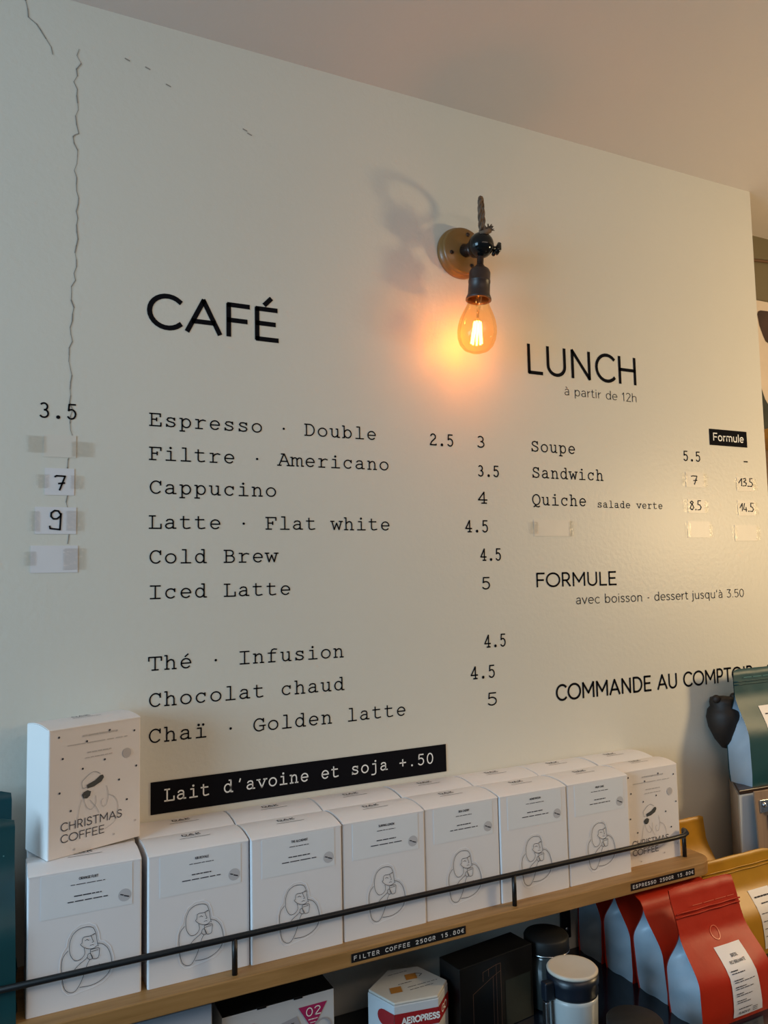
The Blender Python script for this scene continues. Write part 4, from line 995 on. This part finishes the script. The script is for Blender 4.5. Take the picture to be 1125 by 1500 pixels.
for i, (s0, s1) in enumerate(((.60, 1), (0, 1), (0, 1))):
    g_, L = hexf(i, .0006); bm = bmesh.new()
    pts = [(s0 * L, .046), (s1 * L, .046), (s1 * L, .066), (s0 * L, .066)]
    if i == 0: pts = [(L, .046), (L, .066)] + arc(.62 * L, .056, .012, .010, 90, 270, 8)
    add_poly(bm, pts, g_); link('band_print', bm, M['crimson'], ap)
bm = bmesh.new(); g_, L = hexf(1, .0011); add_sans(bm, 'AEROPRESS', .010, L + .001, .0520, .0088, .0019, g_)
g_, L = hexf(2, .0011); add_sans(bm, 'GO', .010, .032, .0520, .0100, .0016, g_); link('brand_print', bm, M['white_ink'], ap)
# black gift box with printed flask
bb = thing('black_box', 'glossy black cardboard box with thin line drawing, beside the tumbler', 'box', (.5650, -.1500, CT), math.radians(7))
link('box_body', box(0, .132, 0, .045, 0, .0985, .0008), M['blackbox'], bb)
f = lambda x, z: Vector((x, -.0006, z))
bm = bmesh.new()
for s in ([(.022, .0), (.022, .060), (.058, .074), (.058, .0)], [(.040, .072), (.040, .084), (.064, .088), (.072, .088), (.072, .0)], [(.064, .0), (.064, .088)], [(.050, .076), (.050, .086)], [(.058, .074), (.072, .078)]):
    add_stroke(bm, s, .0005, f)
link('line_print', bm, M['goldline'], bb)
bm = bmesh.new(); add_poly(bm, [(.080, .001), (.127, .001), (.127, .062), (.080, .062)], f); link('picture_print', bm, M['greenprint'], bb)
# glass server behind the tumbler
sv = thing('coffee_server', 'dark glass coffee server with black lid behind the white tumbler', 'jug', (.7360, -.1150, CT))
link('jug_body', lathe([(0, 0), (.030, 0), (.034, .004), (.034, .060), (.030, .070), (.030, .076), (0, .076)], 36), M['smoke'], sv, True)
link('lid', lathe([(0, .0762), (.032, .0762), (.033, .078), (.033, .094), (.031, .097), (0, .0975)], 36), M['charcoal'], sv, True)
link('steel_band', lathe([(.0332, .0760), (.0336, .0760), (.0336, .0780), (.0332, .0780)], 36), M['steel'], sv, True)
# white tumbler
tm = thing('travel_tumbler', 'white travel tumbler with dark collar and cream lid', 'tumbler', (.7040, -.2130, CT))
link('tumbler_body', lathe([(0, 0), (.029, 0), (.0305, .003), (.0325, .060), (.0325, .066), (0, .066)], 48), M['tumbler'], tm, True)
link('collar', lathe([(0, .0662), (.0325, .0662), (.0335, .070), (.0330, .078), (.0345, .082), (.0345, .0935), (0, .0935)], 48), M['darkplastic'], tm, True)
link('lid', lathe([(0, .0937), (.0338, .0937), (.0342, .0960), (.0325, .0980), (.0300, .0975), (0, .0970)], 48), M['lidcream'], tm, True)
hd = link('handle', box(-.0475, -.0400, -.004, .006, .002, .064, .002), M['steel'], tm, False)
link('handle_mount', box(-.0480, -.0330, -.005, .007, .0645, .088, .002), M['darkplastic'], tm)
# black lidded jar
jr = thing('storage_jar', 'dark storage jar with flat charcoal lid in front of the red bags', 'jar', (.7340, -.2960, CT + 0))
link('jar_body', lathe([(0, 0), (.030, 0), (.032, .003), (.032, .040), (0, .040)], 40), M['smoke'], jr, True)
link('lid', lathe([(0, .0402), (.0335, .0402), (.0340, .042), (.0340, .052), (.0350, .053), (.0350, .0600), (.0335, .0615), (0, .0620)], 48), M['charcoal'], jr, True)

# ------------------------------------------------------------------ recess at the right edge
ws = thing('plank_shelf', 'orange pine plank shelf in the recess at the right edge', 'shelf', (1.46, .0, 1.822))
link('plank', box(0, 1.2, .010, .149, 0, .022, .001), M['plank'], ws)
link('back_board', box(.0, 1.2, .132, .149, -.55, -.0005), M['brownboard'], ws)
cv = thing('canvas_picture', 'pale canvas painting with dark patches standing on the pine plank', 'picture', (1.500, .105, 1.8445))
link('canvas', box(0, .60, 0, .022, 0, .322, .001), M['canvas'], cv)
f = lambda x, z: Vector((x, -.0006, z))
bm = bmesh.new(); add_poly(bm, [(.061, .288), (.064, .295), (.073, .2985), (.10, .3), (.135, .285), (.145, .25), (.13, .225), (.105, .222), (.092, .223), (.083, .227), (.075, .242), (.066, .262)], f); link('dark_patch', bm, M['artdark'], cv)
bm = bmesh.new(); add_poly(bm, [(0, .001), (.30, .001), (.22, .035), (.12, .060), (.085, .072), (.070, .090), (.058, .120), (.048, .145), (.0, .155)], f); link('green_patch', bm, M['artgreen'], cv)
cbl = link('cable', tube([(1.45, .146, 2.278), (1.60, .146, 2.284), (1.75, .146, 2.296), (2.2, .146, 2.31)], .0035, 8), M['brownboard'], None, True)
tag(cbl, 'thin brown cable along the shade-darkened recess wall above the canvas', 'cable')
